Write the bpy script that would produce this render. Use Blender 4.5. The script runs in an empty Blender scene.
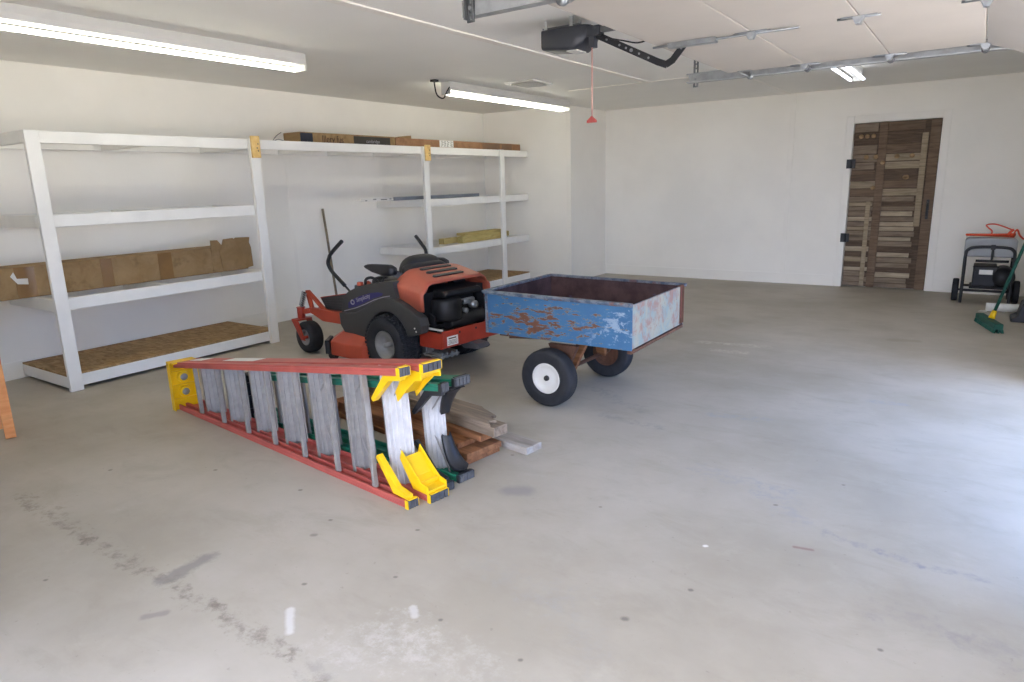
import bpy, bmesh, math, random
from mathutils import Vector, Matrix, Euler

S = bpy.context.scene
COL = S.collection
PI = math.pi
random.seed(7)

# ------------------------------------------------------------------ camera
F, YAW, PITCH, ROLL, CAMH = 670.9, 0.6038, 0.2305, -0.0284, 1.426
cam = bpy.data.cameras.new('camera')
cam.sensor_fit = 'HORIZONTAL'
cam.sensor_width = 36.0
cam.lens = F * 36.0 / 1024.0
cam.clip_end = 200
cob = bpy.data.objects.new('camera', cam)
COL.objects.link(cob)
fw = Vector((-math.sin(YAW) * math.cos(PITCH), math.cos(YAW) * math.cos(PITCH), -math.sin(PITCH)))
r0 = Vector((math.cos(YAW), math.sin(YAW), 0))
u0 = r0.cross(fw)
rr = math.cos(ROLL) * r0 + math.sin(ROLL) * u0
uu = -math.sin(ROLL) * r0 + math.cos(ROLL) * u0
M = Matrix((rr, uu, -fw)).transposed().to_4x4()
M.translation = Vector((0, 0, CAMH))
cob.matrix_world = M
S.camera = cob

# ------------------------------------------------------------------ view, world, daylight
S.view_settings.view_transform = 'Standard'
S.view_settings.look = 'None'
S.view_settings.gamma = 1
S.view_settings.use_curve_mapping = False
S.view_settings.exposure = 0.38
SKY_SIDE = (1.5, 2.4, 4.6)     # open sky beyond the side door
SKY_FRONT = (6.7, 7.5, 10.2)    # brighter haze in front of the garage
TUBE = (17.5, 17.1, 14.2)
SUN = (29.0, 25.0, 20.5)
w = bpy.data.worlds.new('sky')
S.world = w
w.use_nodes = True
wt = w.node_tree
bg = wt.nodes['Background']
wc = wt.nodes.new('ShaderNodeTexCoord')
ws = wt.nodes.new('ShaderNodeSeparateXYZ')
wa = wt.nodes.new('ShaderNodeMath')
wr = wt.nodes.new('ShaderNodeMapRange')
wm = wt.nodes.new('ShaderNodeMix')
wm.data_type = 'RGBA'
wt.links.new(wc.outputs['Generated'], ws.inputs[0])
wt.links.new(ws.outputs[0], wa.inputs[0])
wt.links.new(ws.outputs[1], wa.inputs[1])
wt.links.new(wa.outputs[0], wr.inputs[0])
wr.inputs[1].default_value = -0.5
wr.inputs[2].default_value = 0.4
wt.links.new(wr.outputs[0], wm.inputs[0])
wm.inputs[6].default_value = SKY_FRONT + (1,)
wm.inputs[7].default_value = SKY_SIDE + (1,)
wt.links.new(wm.outputs[2], bg.inputs[0])
bg.inputs[1].default_value = 1.0
S.cycles.use_denoising = True
S.cycles.max_bounces = 10
S.cycles.diffuse_bounces = 6
S.cycles.sample_clamp_indirect = 6

XL, YB, YR, XJ, H = -6.278, 9.596, 8.50, -4.783, 2.451
XR, YF = 0.66, -0.55          # wall with the raised overhead door, wall behind the camera
DOORS = [(2.74, 5.46)]       # opening in the right wall
FRONT = (-2.0, 0.6)         # wide door opening in the wall behind the camera
DH = 2.13


def portal(name, size, loc, m3):
    l = bpy.data.lights.new(name, 'AREA')
    l.shape = 'RECTANGLE'
    l.size = size
    l.size_y = DH
    l.energy = 1
    l.cycles.is_portal = True
    o = bpy.data.objects.new(name, l)
    COL.objects.link(o)
    o.location = loc
    o.rotation_euler = Matrix(m3).to_euler()


for (a, b) in DOORS:
    portal('daylight_opening', b - a, (XR + 0.02, (a + b) / 2, DH / 2), ((0, 0, 1), (1, 0, 0), (0, 1, 0)))
portal('daylight_opening', FRONT[1] - FRONT[0], ((FRONT[0] + FRONT[1]) / 2, YF - 0.02, DH / 2), ((-1, 0, 0), (0, 0, -1), (0, 1, 0)))
sl = bpy.data.lights.new('sun', 'SUN')
sl.energy = max(SUN)
sl.angle = math.radians(0.6)
sl.color = [c_ / max(max(SUN), 1e-6) for c_ in SUN]
so = bpy.data.objects.new('sun', sl)
COL.objects.link(so)
# sun stands behind the building, so it lights the drive outside and never enters the openings
so.rotation_euler = Vector((0.55, -0.45, -1.25)).to_track_quat('-Z', 'Y').to_euler()

# ------------------------------------------------------------------ materials
def lin(h):
    c = [int(h[i:i + 2], 16) / 255 for i in (0, 2, 4)]
    return tuple((x / 12.92 if x <= 0.04045 else ((x + 0.055) / 1.055) ** 2.4) for x in c) + (1,)


class NT:
    def __init__(s, name):
        s.m = bpy.data.materials.new(name)
        s.m.use_nodes = True
        s.t = s.m.node_tree
        s.b = s.t.nodes['Principled BSDF']

    def n(s, typ, **kw):
        nd = s.t.nodes.new(typ)
        for k, v in kw.items():
            setattr(nd, k, v)
        return nd

    def l(s, a, b):
        s.t.links.new(a, b)

    def val(s, inp, v):
        if hasattr(v, 'links'):
            s.l(v, inp)
        else:
            inp.default_value = v

    def math(s, op, a, b=0.0, clamp=False):
        nd = s.n('ShaderNodeMath', operation=op, use_clamp=clamp)
        s.val(nd.inputs[0], a)
        s.val(nd.inputs[1], b)
        return nd.outputs[0]

    def coord(s, world=False, scale=(1, 1, 1), rot=(0, 0, 0)):
        if world:
            src = s.n('ShaderNodeNewGeometry').outputs['Position']
        else:
            src = s.n('ShaderNodeTexCoord').outputs['Object']
        mp = s.n('ShaderNodeMapping')
        mp.inputs['Scale'].default_value = scale
        mp.inputs['Rotation'].default_value = rot
        s.l(src, mp.inputs[0])
        return mp.outputs[0]

    def noise(s, co, scale, detail=4, rough=0.55, dist=0.0):
        nd = s.n('ShaderNodeTexNoise')
        nd.inputs['Scale'].default_value = scale
        nd.inputs['Detail'].default_value = detail
        nd.inputs['Roughness'].default_value = rough
        nd.inputs['Distortion'].default_value = dist
        s.l(co, nd.inputs['Vector'])
        return nd.outputs['Fac']

    def ramp(s, fac, lo, hi):
        nd = s.n('ShaderNodeMapRange')
        nd.interpolation_type = 'SMOOTHSTEP'
        s.l(fac, nd.inputs[0])
        nd.inputs[1].default_value = lo
        nd.inputs[2].default_value = hi
        return nd.outputs[0]

    def mix(s, fac, a, b):
        nd = s.n('ShaderNodeMix', data_type='RGBA')
        s.val(nd.inputs[0], fac)
        s.val(nd.inputs[6], a)
        s.val(nd.inputs[7], b)
        return nd.outputs[2]

    def bump(s, h, strength=0.2, dist=0.01):
        nd = s.n('ShaderNodeBump')
        nd.inputs['Strength'].default_value = strength
        nd.inputs['Distance'].default_value = dist
        s.l(h, nd.inputs['Height'])
        s.l(nd.outputs[0], s.b.inputs['Normal'])

    def out(s, col, rough=0.6, metal=0.0, spec=0.4):
        s.val(s.b.inputs['Base Color'], col)
        s.val(s.b.inputs['Roughness'], rough)
        s.b.inputs['Metallic'].default_value = metal
        s.b.inputs['Specular IOR Level'].default_value = spec
        return s.m


def plain(name, hexc, rough=0.5, metal=0.0, var=0.12, scale=9.0, spec=0.4, bump=0.0):
    t = NT(name)
    c = lin(hexc)
    d = tuple(x * (1 - var) for x in c[:3]) + (1,)
    co = t.coord()
    f = t.noise(co, scale, 4)
    t_col = t.mix(t.ramp(f, 0.35, 0.65), d, c)
    if bump:
        t.bump(t.noise(co, scale * 12, 3), bump, 0.003)
    return t.out(t_col, rough, metal, spec)


def wood(name, h1, h2, stretch=(1.2, 22, 22), rough=0.7, knots=False):
    t = NT(name)
    co = t.coord(scale=stretch)
    f = t.noise(co, 1.6, 6, 0.62, 0.6)
    f2 = t.noise(t.coord(scale=(2, 6, 6)), 2.2, 3)
    c = t.mix(t.ramp(f, 0.3, 0.7), lin(h1), lin(h2))
    c = t.mix(t.math('MULTIPLY', t.ramp(f2, 0.5, 0.75), 0.45), c, tuple(x * 0.55 for x in lin(h1)[:3]) + (1,))
    t.bump(f, 0.3, 0.004)
    return t.out(c, rough, 0, 0.25)


def paint_wall(name, hexc, scale=1.2, amt=0.06):
    t = NT(name)
    c = lin(hexc)
    co = t.coord(world=True)
    f = t.noise(co, scale, 5)
    col = t.mix(t.ramp(f, 0.3, 0.7), tuple(x * (1 - amt) for x in c[:3]) + (1,), c)
    t.bump(t.noise(co, 60, 2), 0.06, 0.002)
    return t.out(col, 0.75, 0, 0.25)


def emit(name, col, strength):
    t = NT(name)
    t.b.inputs['Base Color'].default_value = (0.9, 0.9, 0.9, 1)
    t.b.inputs['Emission Color'].default_value = col
    t.b.inputs['Emission Strength'].default_value = strength
    return t.m


# concrete floor: trowel clouds plus the stains, scuffs and dirt trail of this slab
def concrete():
    t = NT('concrete')
    co = t.coord(world=True)
    base = t.mix(t.ramp(t.noise(co, 0.9, 6, 0.6), 0.3, 0.7), lin('a09889'), lin('b4ada0'))
    base = t.mix(t.math('MULTIPLY', t.ramp(t.noise(t.coord(world=True, scale=(1, 2.3, 1), rot=(0, 0, 0.5)), 2.2, 7, 0.7, 0.5), 0.48, 0.72), 0.30), base, lin('8f8777'))
    base = t.mix(t.math('MULTIPLY', t.ramp(t.noise(co, 5.5, 6, 0.7), 0.55, 0.8), 0.28), base, lin('bfb9ab'))
    base = t.mix(t.math('MULTIPLY', t.ramp(t.noise(co, 38, 3, 0.6), 0.66, 0.76), 0.35), base, lin('77726a'))
    xyz = t.n('ShaderNodeSeparateXYZ')
    t.l(t.n('ShaderNodeNewGeometry').outputs['Position'], xyz.inputs[0])
    wob = t.noise(co, 7.0, 5, 0.7)
    wob2 = t.noise(co, 26.0, 4, 0.7)

    def seg(ax, ay, bx, by, wd, amp):
        # distance from a line piece on the slab, broken up by noise
        L = math.hypot(bx - ax, by - ay)
        dx, dy = (bx - ax) / L, (by - ay) / L
        px_ = t.math('SUBTRACT', xyz.outputs[0], ax)
        py_ = t.math('SUBTRACT', xyz.outputs[1], ay)
        al = t.math('ADD', t.math('MULTIPLY', px_, dx), t.math('MULTIPLY', py_, dy))
        alc = t.math('MINIMUM', t.math('MAXIMUM', al, 0.0), L)
        ex = t.math('SUBTRACT', px_, t.math('MULTIPLY', alc, dx))
        ey = t.math('SUBTRACT', py_, t.math('MULTIPLY', alc, dy))
        d = t.math('SQRT', t.math('ADD', t.math('MULTIPLY', ex, ex), t.math('MULTIPLY', ey, ey)))
        d = t.math('ADD', d, t.math('MULTIPLY', t.math('SUBTRACT', t.math('ADD', wob, t.math('MULTIPLY', wob2, 0.6)), 0.8), amp))
        return t.ramp(t.math('SUBTRACT', wd, d), -wd * 0.6, wd * 0.6)

    grit = t.ramp(t.noise(co, 18.0, 6, 0.75), 0.40, 0.66)
    for (pts, wd, amp, colr, k, g) in STAINS:
        for (p, q) in zip(pts[:-1], pts[1:]):
            m_ = seg(p[0], p[1], q[0], q[1], wd, amp)
            if g:
                m_ = t.math('MULTIPLY', m_, grit)
            base = t.mix(t.math('MULTIPLY', m_, k), base, lin(colr))
    t.bump(t.noise(co, 45, 4), 0.08, 0.003)
    rg = t.math('ADD', 0.42, t.math('MULTIPLY', t.noise(co, 3, 4), 0.25))
    return t.out(base, rg, 0, 0.35)


def plank_door():
    return wood('weathered_shutter_wood', '4a3a2c', '75604a', (3, 60, 60))


# floor marks: (points on the slab in metres, half width, raggedness, colour, strength, gritty)
STAINS = [
    ([(-3.749, 1.131), (-2.971, 1.105), (-2.413, 1.103), (-2.06, 1.107), (-1.641, 1.099), (-1.415, 1.064)], 0.03, 0.2, '746c5f', 0.7, True),
    ([(-2.396, 1.113), (-2.403, 1.289)], 0.035, 0.1, '85817a', 0.8, False),
    ([(-2.233, 0.952), (-2.195, 1.002)], 0.014, 0.03, '857f77', 0.6, False),
    ([(-1.699, 2.411), (-1.642, 2.446)], 0.045, 0.05, '8f8b86', 0.75, False),
    ([(-1.833, 1.248), (-1.734, 1.171)], 0.014, 0.02, 'd6d4cf', 0.7, False),
    ([(-1.474, 1.486), (-1.438, 1.456)], 0.012, 0.02, 'd2d0cb', 0.6, False),
    ([(-2.489, 4.237), (-2.033, 4.005), (-1.641, 3.792)], 0.05, 0.3, '8f8d88', 0.45, True),
    ([(-1.013, 3.098), (-0.662, 3.046), (-0.484, 2.819)], 0.06, 0.35, '97979a', 0.45, True),
    ([(-1.459, 1.853), (-1.065, 1.795), (-0.808, 1.597)], 0.06, 0.4, 'a19d95', 0.5, True),
    ([(-0.128, 2.313), (0.098, 2.275), (0.223, 2.247)], 0.05, 0.3, '958f8a', 0.5, True),
    ([(-0.372, 2.76), (-0.17, 2.705), (-0.036, 2.681), (0.163, 2.698)], 0.02, 0.1, '85858a', 0.6, True),
    ([(-1.926, 5.752), (-1.383, 5.826)], 0.05, 0.12, 'd0ccbc', 0.7, True),
    ([(-1.719, 5.529), (-1.473, 5.543)], 0.05, 0.1, 'cfcabb', 0.7, True),
    ([(-2.797, 0.865), (-2.793, 0.867)], 0.007, 0.012, '6b665d', 0.75, False),
    ([(-3.176, 1.815), (-3.171, 1.817)], 0.007, 0.012, '6b665d', 0.75, False),
    ([(-3.672, 1.52), (-3.668, 1.523)], 0.007, 0.012, '6b665d', 0.75, False),
    ([(-1.83, 1.9), (-1.826, 1.902)], 0.007, 0.012, '6b665d', 0.75, False),
    ([(-1.92, 1.378), (-1.916, 1.38)], 0.007, 0.012, '6b665d', 0.75, False),
    ([(-1.936, 2.776), (-1.931, 2.779)], 0.007, 0.012, '6b665d', 0.75, False),
    ([(-1.261, 2.487), (-1.257, 2.489)], 0.007, 0.012, '6b665d', 0.75, False),
    ([(-0.606, 2.904), (-0.602, 2.907)], 0.007, 0.012, '6b665d', 0.75, False),
    ([(-2.221, 1.764), (-2.217, 1.766)], 0.007, 0.012, '6b665d', 0.75, False),
    ([(-0.386, 3.273), (-0.382, 3.275)], 0.007, 0.012, '6b665d', 0.75, False),
    ([(-2.586, 1.892), (-2.581, 1.895)], 0.007, 0.012, '6b665d', 0.75, False),
    ([(-1.662, 1.591), (-1.658, 1.593)], 0.007, 0.012, '6b665d', 0.75, False),
    ([(-0.702, 2.09), (-0.699, 2.092)], 0.007, 0.012, '6b665d', 0.75, False),
    ([(-0.104, 2.094), (-0.101, 2.095)], 0.007, 0.012, '6b665d', 0.75, False),
    ([(-1.015, 1.466), (-1.013, 1.468)], 0.007, 0.012, '6b665d', 0.75, False),
    ([(-1.351, 1.485), (-1.349, 1.487)], 0.007, 0.012, '6b665d', 0.75, False),
    ([(-0.491, 6.586), (-0.327, 6.628)], 0.05, 0.06, '8e8775', 0.5, False),
    ([(-1.791, 3.598), (-1.41, 3.553)], 0.04, 0.1, '8f8c88', 0.6, True),
    ([(-1.205, 3.932), (-0.922, 3.991)], 0.04, 0.08, '969aa0', 0.6, True),
    ([(-0.441, 4.677), (-0.247, 4.695)], 0.03, 0.05, '8f95a2', 0.6, True),
    ([(-0.454, 2.582), (-0.393, 2.593)], 0.008, 0.01, '8a6f68', 0.8, False),
    ([(-0.831, 1.817), (-0.825, 1.82)], 0.012, 0.02, '6e6a62', 0.8, False),
    ([(-0.755, 2.406), (-0.751, 2.409)], 0.008, 0.008, 'ecebe8', 0.8, False),
    ([(-2.181, 1.636), (-2.173, 1.641)], 0.012, 0.012, '7a756b', 0.7, False),
    ([(-1.551, 1.182), (-1.395, 1.337), (-1.132, 1.367)], 0.1, 0.5, 'c9c5bc', 0.3, True),
]

MAT = dict(
    wall=paint_wall('white_wall_paint', 'f1eee5'),
    trim=paint_wall('white_trim_paint', 'efece3', 3, 0.04),
    ceil=paint_wall('white_ceiling_paint', 'f3f1ea', 0.8, 0.05),
    shelf=plain('white_shelf_paint', 'ebeae4', 0.5, 0, 0.05, 4),
    batten=plain('cream_batten_paint', 'f1ece2', 0.55, 0, 0.05, 5),
    rawwood=wood('raw_pine_block', 'd8b06a', 'e8c888', (3, 16, 16)),
    metal=plain('galvanised_steel', 'a9acac', 0.45, 0.5, 0.2, 14),
    darkmetal=plain('dark_zinc', '77797a', 0.45, 0.8, 0.2, 14),
    alu=plain('brushed_aluminium', '9f9b95', 0.5, 0.3, 0.14, 20),
    alulight=plain('bright_aluminium', 'cfcecd', 0.5, 0.15, 0.1, 20),
    redfg=plain('red_fiberglass', 'b85a50', 0.45, 0, 0.15, 8),
    greenfg=plain('green_fiberglass', '1f7a63', 0.45, 0, 0.2, 8),
    yellow=plain('yellow_plastic', 'f2c316', 0.4, 0, 0.1, 8),
    black=plain('black_plastic', '26272a', 0.45, 0, 0.25, 10),
    rubber=plain('tyre_rubber', '303134', 0.7, 0, 0.2, 14, 0.2),
    footpad=plain('grey_rubber_pad', '5c5d60', 0.8, 0, 0.25, 24, 0.2),
    charcoal=plain('charcoal_fender_plastic', '3d3d3c', 0.5, 0, 0.12, 8),
    darkvinyl=plain('black_seat_vinyl', '262628', 0.45, 0, 0.2, 8, 0.5, 0.15),
    mower=plain('orange_red_mower_paint', 'b34a33', 0.42, 0, 0.12, 6),
    hoodpaint=plain('faded_orange_hood_paint', 'b96049', 0.4, 0, 0.12, 6),
    mowerlow=plain('red_mower_frame_paint', 'a83a27', 0.45, 0, 0.2, 7),
    engine=plain('black_engine_casing', '222224', 0.5, 0.2, 0.3, 16),
    rim=plain('grey_wheel_rim', '9b9c9c', 0.45, 0.5, 0.15, 10),
    purple=plain('purple_decal', '2e2b66', 0.5, 0, 0.1, 10),
    decal=plain('pale_lettering', '9d9aa2', 0.5, 0, 0.1, 20),
    white=plain('white_paint', 'dad8d1', 0.5, 0, 0.06, 8),
    paper=plain('white_paper', 'e9e9e4', 0.7, 0, 0.05, 8),
    osb=None, cardboard=None,
    kraft2=wood('reddish_cardboard', '8d684c', 'a27c5c', (1, 5, 5), 0.8),
    kraft=wood('tan_cardboard', '8a6f4b', '9f845e', (1, 4, 4), 0.8),
    darklabel=plain('dark_printed_label', '35312c', 0.7, 0, 0.15, 10),
    navylabel=plain('navy_printed_label', '2c2f3a', 0.7, 0, 0.15, 10),
    ink=plain('brown_black_ink', '4a3326', 0.8, 0, 0.15, 10),
    plug=wood('pale_wood_plug', '8f7455', 'ad916c'),
    palewood=wood('pale_lumber', 'a8965a', 'bfae74', (2, 20, 20)),
    brownwood=wood('brown_plank_wood', '774e34', '9c6c48', (1.5, 20, 20)),
    greywood=wood('weathered_grey_wood', '6d6051', '948371', (1.5, 24, 24)),
    whitewood=wood('whitewashed_board', '91897f', 'aea79e', (1.5, 14, 14)),
    orangewood=wood('orange_pine', 'd98f58', 'eba870', (2, 16, 16)),
    orange=plain('orange_cord_jacket', 'd8502e', 0.5, 0, 0.1, 10),
    broomgreen=plain('green_broom', '1b5547', 0.6, 0, 0.2, 20),
    dkgrey=plain('dark_grey_plastic', '56575a', 0.6, 0, 0.15, 8),
    mgrey=plain('mid_grey_panel', 'a6a8a8', 0.5, 0.1, 0.1, 6),
    opener=plain('opener_charcoal_housing', '3c3e44', 0.4, 0, 0.12, 10),
    pole=wood('brown_pole', '6d6350', '8d8168', (16, 16, 2)),
    doorpanel=plain('almond_door_panel', 'c4bcb1', 0.5, 0, 0.04, 3),
    cordred=plain('red_cord', 'c05a52', 0.6, 0, 0.1, 10),
    cordpink=plain('pink_cord', 'd89a90', 0.6, 0, 0.1, 10),
    fixture=plain('white_fixture_enamel', 'cfcec8', 0.4, 0, 0.04, 6),
    tube=emit('lit_fluorescent_tube', tuple(c_ / max(max(TUBE), 1e-6) for c_ in TUBE) + (1,), max(TUBE)),
    tubecool=emit('lit_cool_tube', (0.86, 0.90, 1.0, 1), 4.5),
    asphalt=plain('pale_gravel_drive', 'c4c0b6', 0.9, 0, 0.2, 3),
    springm=plain('spring_steel', 'a0a4a6', 0.35, 0.7, 0.2, 20),
    rust=plain('rusty_steel', '6b4a38', 0.8, 0.1, 0.35, 14),
)


def osb():
    t = NT('strand_board')
    co = t.coord(scale=(9, 30, 30))
    v = t.n('ShaderNodeTexVoronoi')
    v.inputs['Scale'].default_value = 1.5
    t.l(co, v.inputs['Vector'])
    f = t.noise(t.coord(scale=(30, 3, 10)), 2, 6, 0.7, 1.5)
    c = t.mix(v.outputs['Color'], lin('8a6e4c'), lin('b89a70'))
    c = t.mix(t.math('MULTIPLY', t.ramp(f, 0.45, 0.7), 0.7), c, lin('5f472e'))
    return t.out(c, 0.8, 0, 0.2)


MAT['osb'] = osb()


def cart_blue():
    t = NT('chipped_blue_paint')
    co = t.coord(scale=(5.0, 5.0, 19))
    blue = t.mix(t.noise(t.coord(), 6, 4), lin('31597c'), lin('406f94'))
    f = t.noise(co, 1.9, 8, 0.68, 0.25)
    tc = t.n('ShaderNodeTexCoord')
    s = t.n('ShaderNodeSeparateXYZ')
    t.l(tc.outputs['Object'], s.inputs[0])
    # rust islands live in the middle of the side, pale scrapes near the tailgate end
    cz = t.math('MULTIPLY', t.math('ABSOLUTE', t.math('SUBTRACT', s.outputs[2], 0.55)), 0.75)
    cx = t.math('MULTIPLY', t.math('ABSOLUTE', t.math('ADD', s.outputs[0], 0.12)), 0.22)
    f1 = t.math('SUBTRACT', f, t.math('ADD', cz, cx))
    rim = t.ramp(f1, 0.425, 0.46)
    core = t.ramp(f1, 0.45, 0.475)
    rust = t.mix(t.noise(t.coord(), 22, 5), lin('4c2f22'), lin('7d523a'))
    c = t.mix(t.math('MULTIPLY', rim, 0.8), blue, lin('7d8a80'))
    c = t.mix(core, c, rust)
    g = t.noise(t.coord(scale=(4, 4, 6)), 2.6, 7, 0.75, 0.35)
    px_ = t.ramp(s.outputs[0], 0.12, 0.42)
    c = t.mix(t.math('MULTIPLY', t.ramp(g, 0.53, 0.60), t.math('MULTIPLY', px_, 0.75)), c, lin('98a9b8'))
    return t.out(c, 0.5, 0, 0.4)


def cart_gate():
    t = NT('faded_tailgate_paint')
    a = t.noise(t.coord(scale=(1, 3, 2.2)), 2.0, 6, 0.65, 0.8)
    b = t.noise(t.coord(scale=(1, 3, 3)), 3.1, 6, 0.7, 0.4)
    c = t.mix(t.ramp(a, 0.35, 0.62), lin('849896'), lin('a39e8d'))
    c = t.mix(t.math('MULTIPLY', t.ramp(b, 0.46, 0.62), 0.85), c, lin('9a7064'))
    f = t.noise(t.coord(scale=(1, 6, 6)), 4.2, 6, 0.7)
    c = t.mix(t.math('MULTIPLY', t.ramp(f, 0.6, 0.68), 0.8), c, lin('7f4f47'))
    return t.out(c, 0.55, 0, 0.35)


def cart_inner():
    t = NT('brown_cart_lining')
    a = t.noise(t.coord(), 4.5, 6, 0.7)
    c = t.mix(t.ramp(a, 0.35, 0.65), lin('3f2c2b'), lin('5b4644'))
    b = t.noise(t.coord(scale=(2, 2, 3)), 2.6, 4)
    c = t.mix(t.math('MULTIPLY', t.ramp(b, 0.62, 0.7), 0.5), c, lin('6c6f92'))
    return t.out(c, 0.6, 0.1, 0.3)


def cart_edge():
    t = NT('worn_grey_rim_paint')
    a = t.noise(t.coord(scale=(6, 6, 6)), 3, 6, 0.7)
    c = t.mix(t.ramp(a, 0.4, 0.6), lin('4c5a6a'), lin('7a8088'))
    c = t.mix(t.math('MULTIPLY', t.ramp(t.noise(t.coord(), 12, 4), 0.55, 0.65), 0.7), c, lin('7a5348'))
    return t.out(c, 0.5, 0.2, 0.4)


MAT['cblue'], MAT['cgate'], MAT['cin'], MAT['cedge'] = cart_blue(), cart_gate(), cart_inner(), cart_edge()
MAT['floor'] = concrete()


# ------------------------------------------------------------------ mesh helpers
class MB:
    def __init__(s):
        s.b = bmesh.new()
        s.mi = 0

    def _add(s, vs, fs, smooth=False):
        v = [s.b.verts.new(p) for p in vs]
        for f in fs:
            try:
                q = s.b.faces.new([v[i] for i in f])
                q.material_index = s.mi
                q.smooth = smooth
            except ValueError:
                pass
        return s

    def box(s, c, d, R=None):
        c = Vector(c)
        hx, hy, hz = d[0] / 2, d[1] / 2, d[2] / 2
        vs = [Vector((x, y, z)) for x in (-hx, hx) for y in (-hy, hy) for z in (-hz, hz)]
        if R is not None:
            vs = [R @ v for v in vs]
        return s._add([v + c for v in vs], [(0, 1, 3, 2), (4, 6, 7, 5), (0, 4, 5, 1), (2, 3, 7, 6), (0, 2, 6, 4), (1, 5, 7, 3)])

    def bb(s, x0, x1, y0, y1, z0, z1):
        return s.box(((x0 + x1) / 2, (y0 + y1) / 2, (z0 + z1) / 2), (abs(x1 - x0), abs(y1 - y0), abs(z1 - z0)))

    def hexa(s, a, b):
        # two quads (lists of 4 points) joined into a solid
        return s._add([Vector(p) for p in a + b], [(3, 2, 1, 0), (4, 5, 6, 7), (0, 1, 5, 4), (1, 2, 6, 5), (2, 3, 7, 6), (3, 0, 4, 7)])

    def bar(s, p, q, w_, h_, up=(0, 0, 1)):
        p, q = Vector(p), Vector(q)
        d = (q - p).normalized()
        up = Vector(up)
        if abs(d.dot(up)) > 0.98:
            up = Vector((1, 0, 0))
        sd = d.cross(up).normalized()
        u = sd.cross(d)
        A = [p + sd * (a * w_ / 2) + u * (b * h_ / 2) for a, b in ((-1, -1), (1, -1), (1, 1), (-1, 1))]
        B = [q + sd * (a * w_ / 2) + u * (b * h_ / 2) for a, b in ((-1, -1), (1, -1), (1, 1), (-1, 1))]
        return s.hexa(A, B)

    def tube(s, pts, r, n=10, cap=True):
        pts = [Vector(p) for p in pts]
        rs = r if isinstance(r, (list, tuple)) else [r] * len(pts)
        rings = []
        up = None
        for i, p in enumerate(pts):
            a = pts[max(i - 1, 0)]
            b = pts[min(i + 1, len(pts) - 1)]
            d = (b - a).normalized()
            if up is None:
                up = Vector((0, 0, 1)) if abs(d.z) < 0.9 else Vector((1, 0, 0))
            sd = d.cross(up).normalized()
            up = sd.cross(d).normalized()
            rings.append([p + (sd * math.cos(2 * PI * k / n) + up * math.sin(2 * PI * k / n)) * rs[i] for k in range(n)])
        vs = [v for g in rings for v in g]
        fs = []
        for i in range(len(rings) - 1):
            for k in range(n):
                fs.append((i * n + k, i * n + (k + 1) % n, (i + 1) * n + (k + 1) % n, (i + 1) * n + k))
        s._add(vs, fs, True)
        if cap:
            m = len(s.b.verts)
            s.b.verts.ensure_lookup_table()
            base = m - len(vs)
            for ring in (range(base + n - 1, base - 1, -1), range(m - n, m)):
                try:
                    f = s.b.faces.new([s.b.verts[i] for i in ring])
                    f.material_index = s.mi
                except ValueError:
                    pass
        return s

    def lathe(s, prof, c=(0, 0, 0), axis='Y', n=40, closed=False):
        # prof: (along, radius)
        c = Vector(c)
        vs, fs = [], []
        for k in range(n):
            a = 2 * PI * k / n
            for (h, r) in prof:
                if axis == 'Y':
                    vs.append(c + Vector((r * math.cos(a), h, r * math.sin(a))))
                elif axis == 'X':
                    vs.append(c + Vector((h, r * math.cos(a), r * math.sin(a))))
                else:
                    vs.append(c + Vector((r * math.cos(a), r * math.sin(a), h)))
        m = len(prof)
        for k in range(n):
            k2 = (k + 1) % n
            for i in range(m - 1 + (1 if closed else 0)):
                j = (i + 1) % m
                fs.append((k * m + i, k * m + j, k2 * m + j, k2 * m + i))
        return s._add(vs, fs, True)

    def prism(s, poly, c0, c1, plane='XZ'):
        # polygon in a plane, extruded along the remaining axis from c0 to c1
        def P(a, b, c):
            return Vector((a, c, b)) if plane == 'XZ' else (Vector((c, a, b)) if plane == 'YZ' else Vector((a, b, c)))
        n = len(poly)
        vs = [P(a, b, c0) for a, b in poly] + [P(a, b, c1) for a, b in poly]
        fs = [tuple(range(n)), tuple(range(2 * n - 1, n - 1, -1))]
        fs += [(i, i + n, (i + 1) % n + n, (i + 1) % n) for i in range(n)]
        return s._add(vs, fs)

    def loft(s, sections, close=False, cap=True, smooth=True):
        n = len(sections[0])
        vs = [Vector(p) for sec in sections for p in sec]
        fs = []
        for i in range(len(sections) - 1):
            for k in range(n if close else n - 1):
                k2 = (k + 1) % n
                fs.append((i * n + k, i * n + k2, (i + 1) * n + k2, (i + 1) * n + k))
        if cap and close:
            fs.append(tuple(range(n - 1, -1, -1)))
            fs.append(tuple(range((len(sections) - 1) * n, len(sections) * n)))
        return s._add(vs, fs, smooth)

    def build(s, name, mat, parent=None, bevel=0.0, loc=None, rot=None, solid=0.0, subd=0, smooth_angle=0.7):
        bmesh.ops.recalc_face_normals(s.b, faces=s.b.faces)
        me = bpy.data.meshes.new(name)
        s.b.to_mesh(me)
        s.b.free()
        for m_ in (mat if isinstance(mat, (list, tuple)) else [mat]):
            me.materials.append(MAT[m_] if isinstance(m_, str) else m_)
        o = bpy.data.objects.new(name, me)
        COL.objects.link(o)
        if parent is not None:
            o.parent = parent
        if loc is not None:
            o.location = loc
        if rot is not None:
            o.rotation_euler = rot
        if subd:
            md = o.modifiers.new('subd', 'SUBSURF')
            md.levels = md.render_levels = subd
        if solid:
            md = o.modifiers.new('solid', 'SOLIDIFY')
            md.thickness = solid
            md.offset = -1
        if bevel:
            md = o.modifiers.new('bevel', 'BEVEL')
            md.width = bevel
            md.segments = 2
            md.limit_method = 'ANGLE'
            md.angle_limit = 0.6
        return o


def rotm(ax, ang):
    return Matrix.Rotation(ang, 3, ax)


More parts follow.
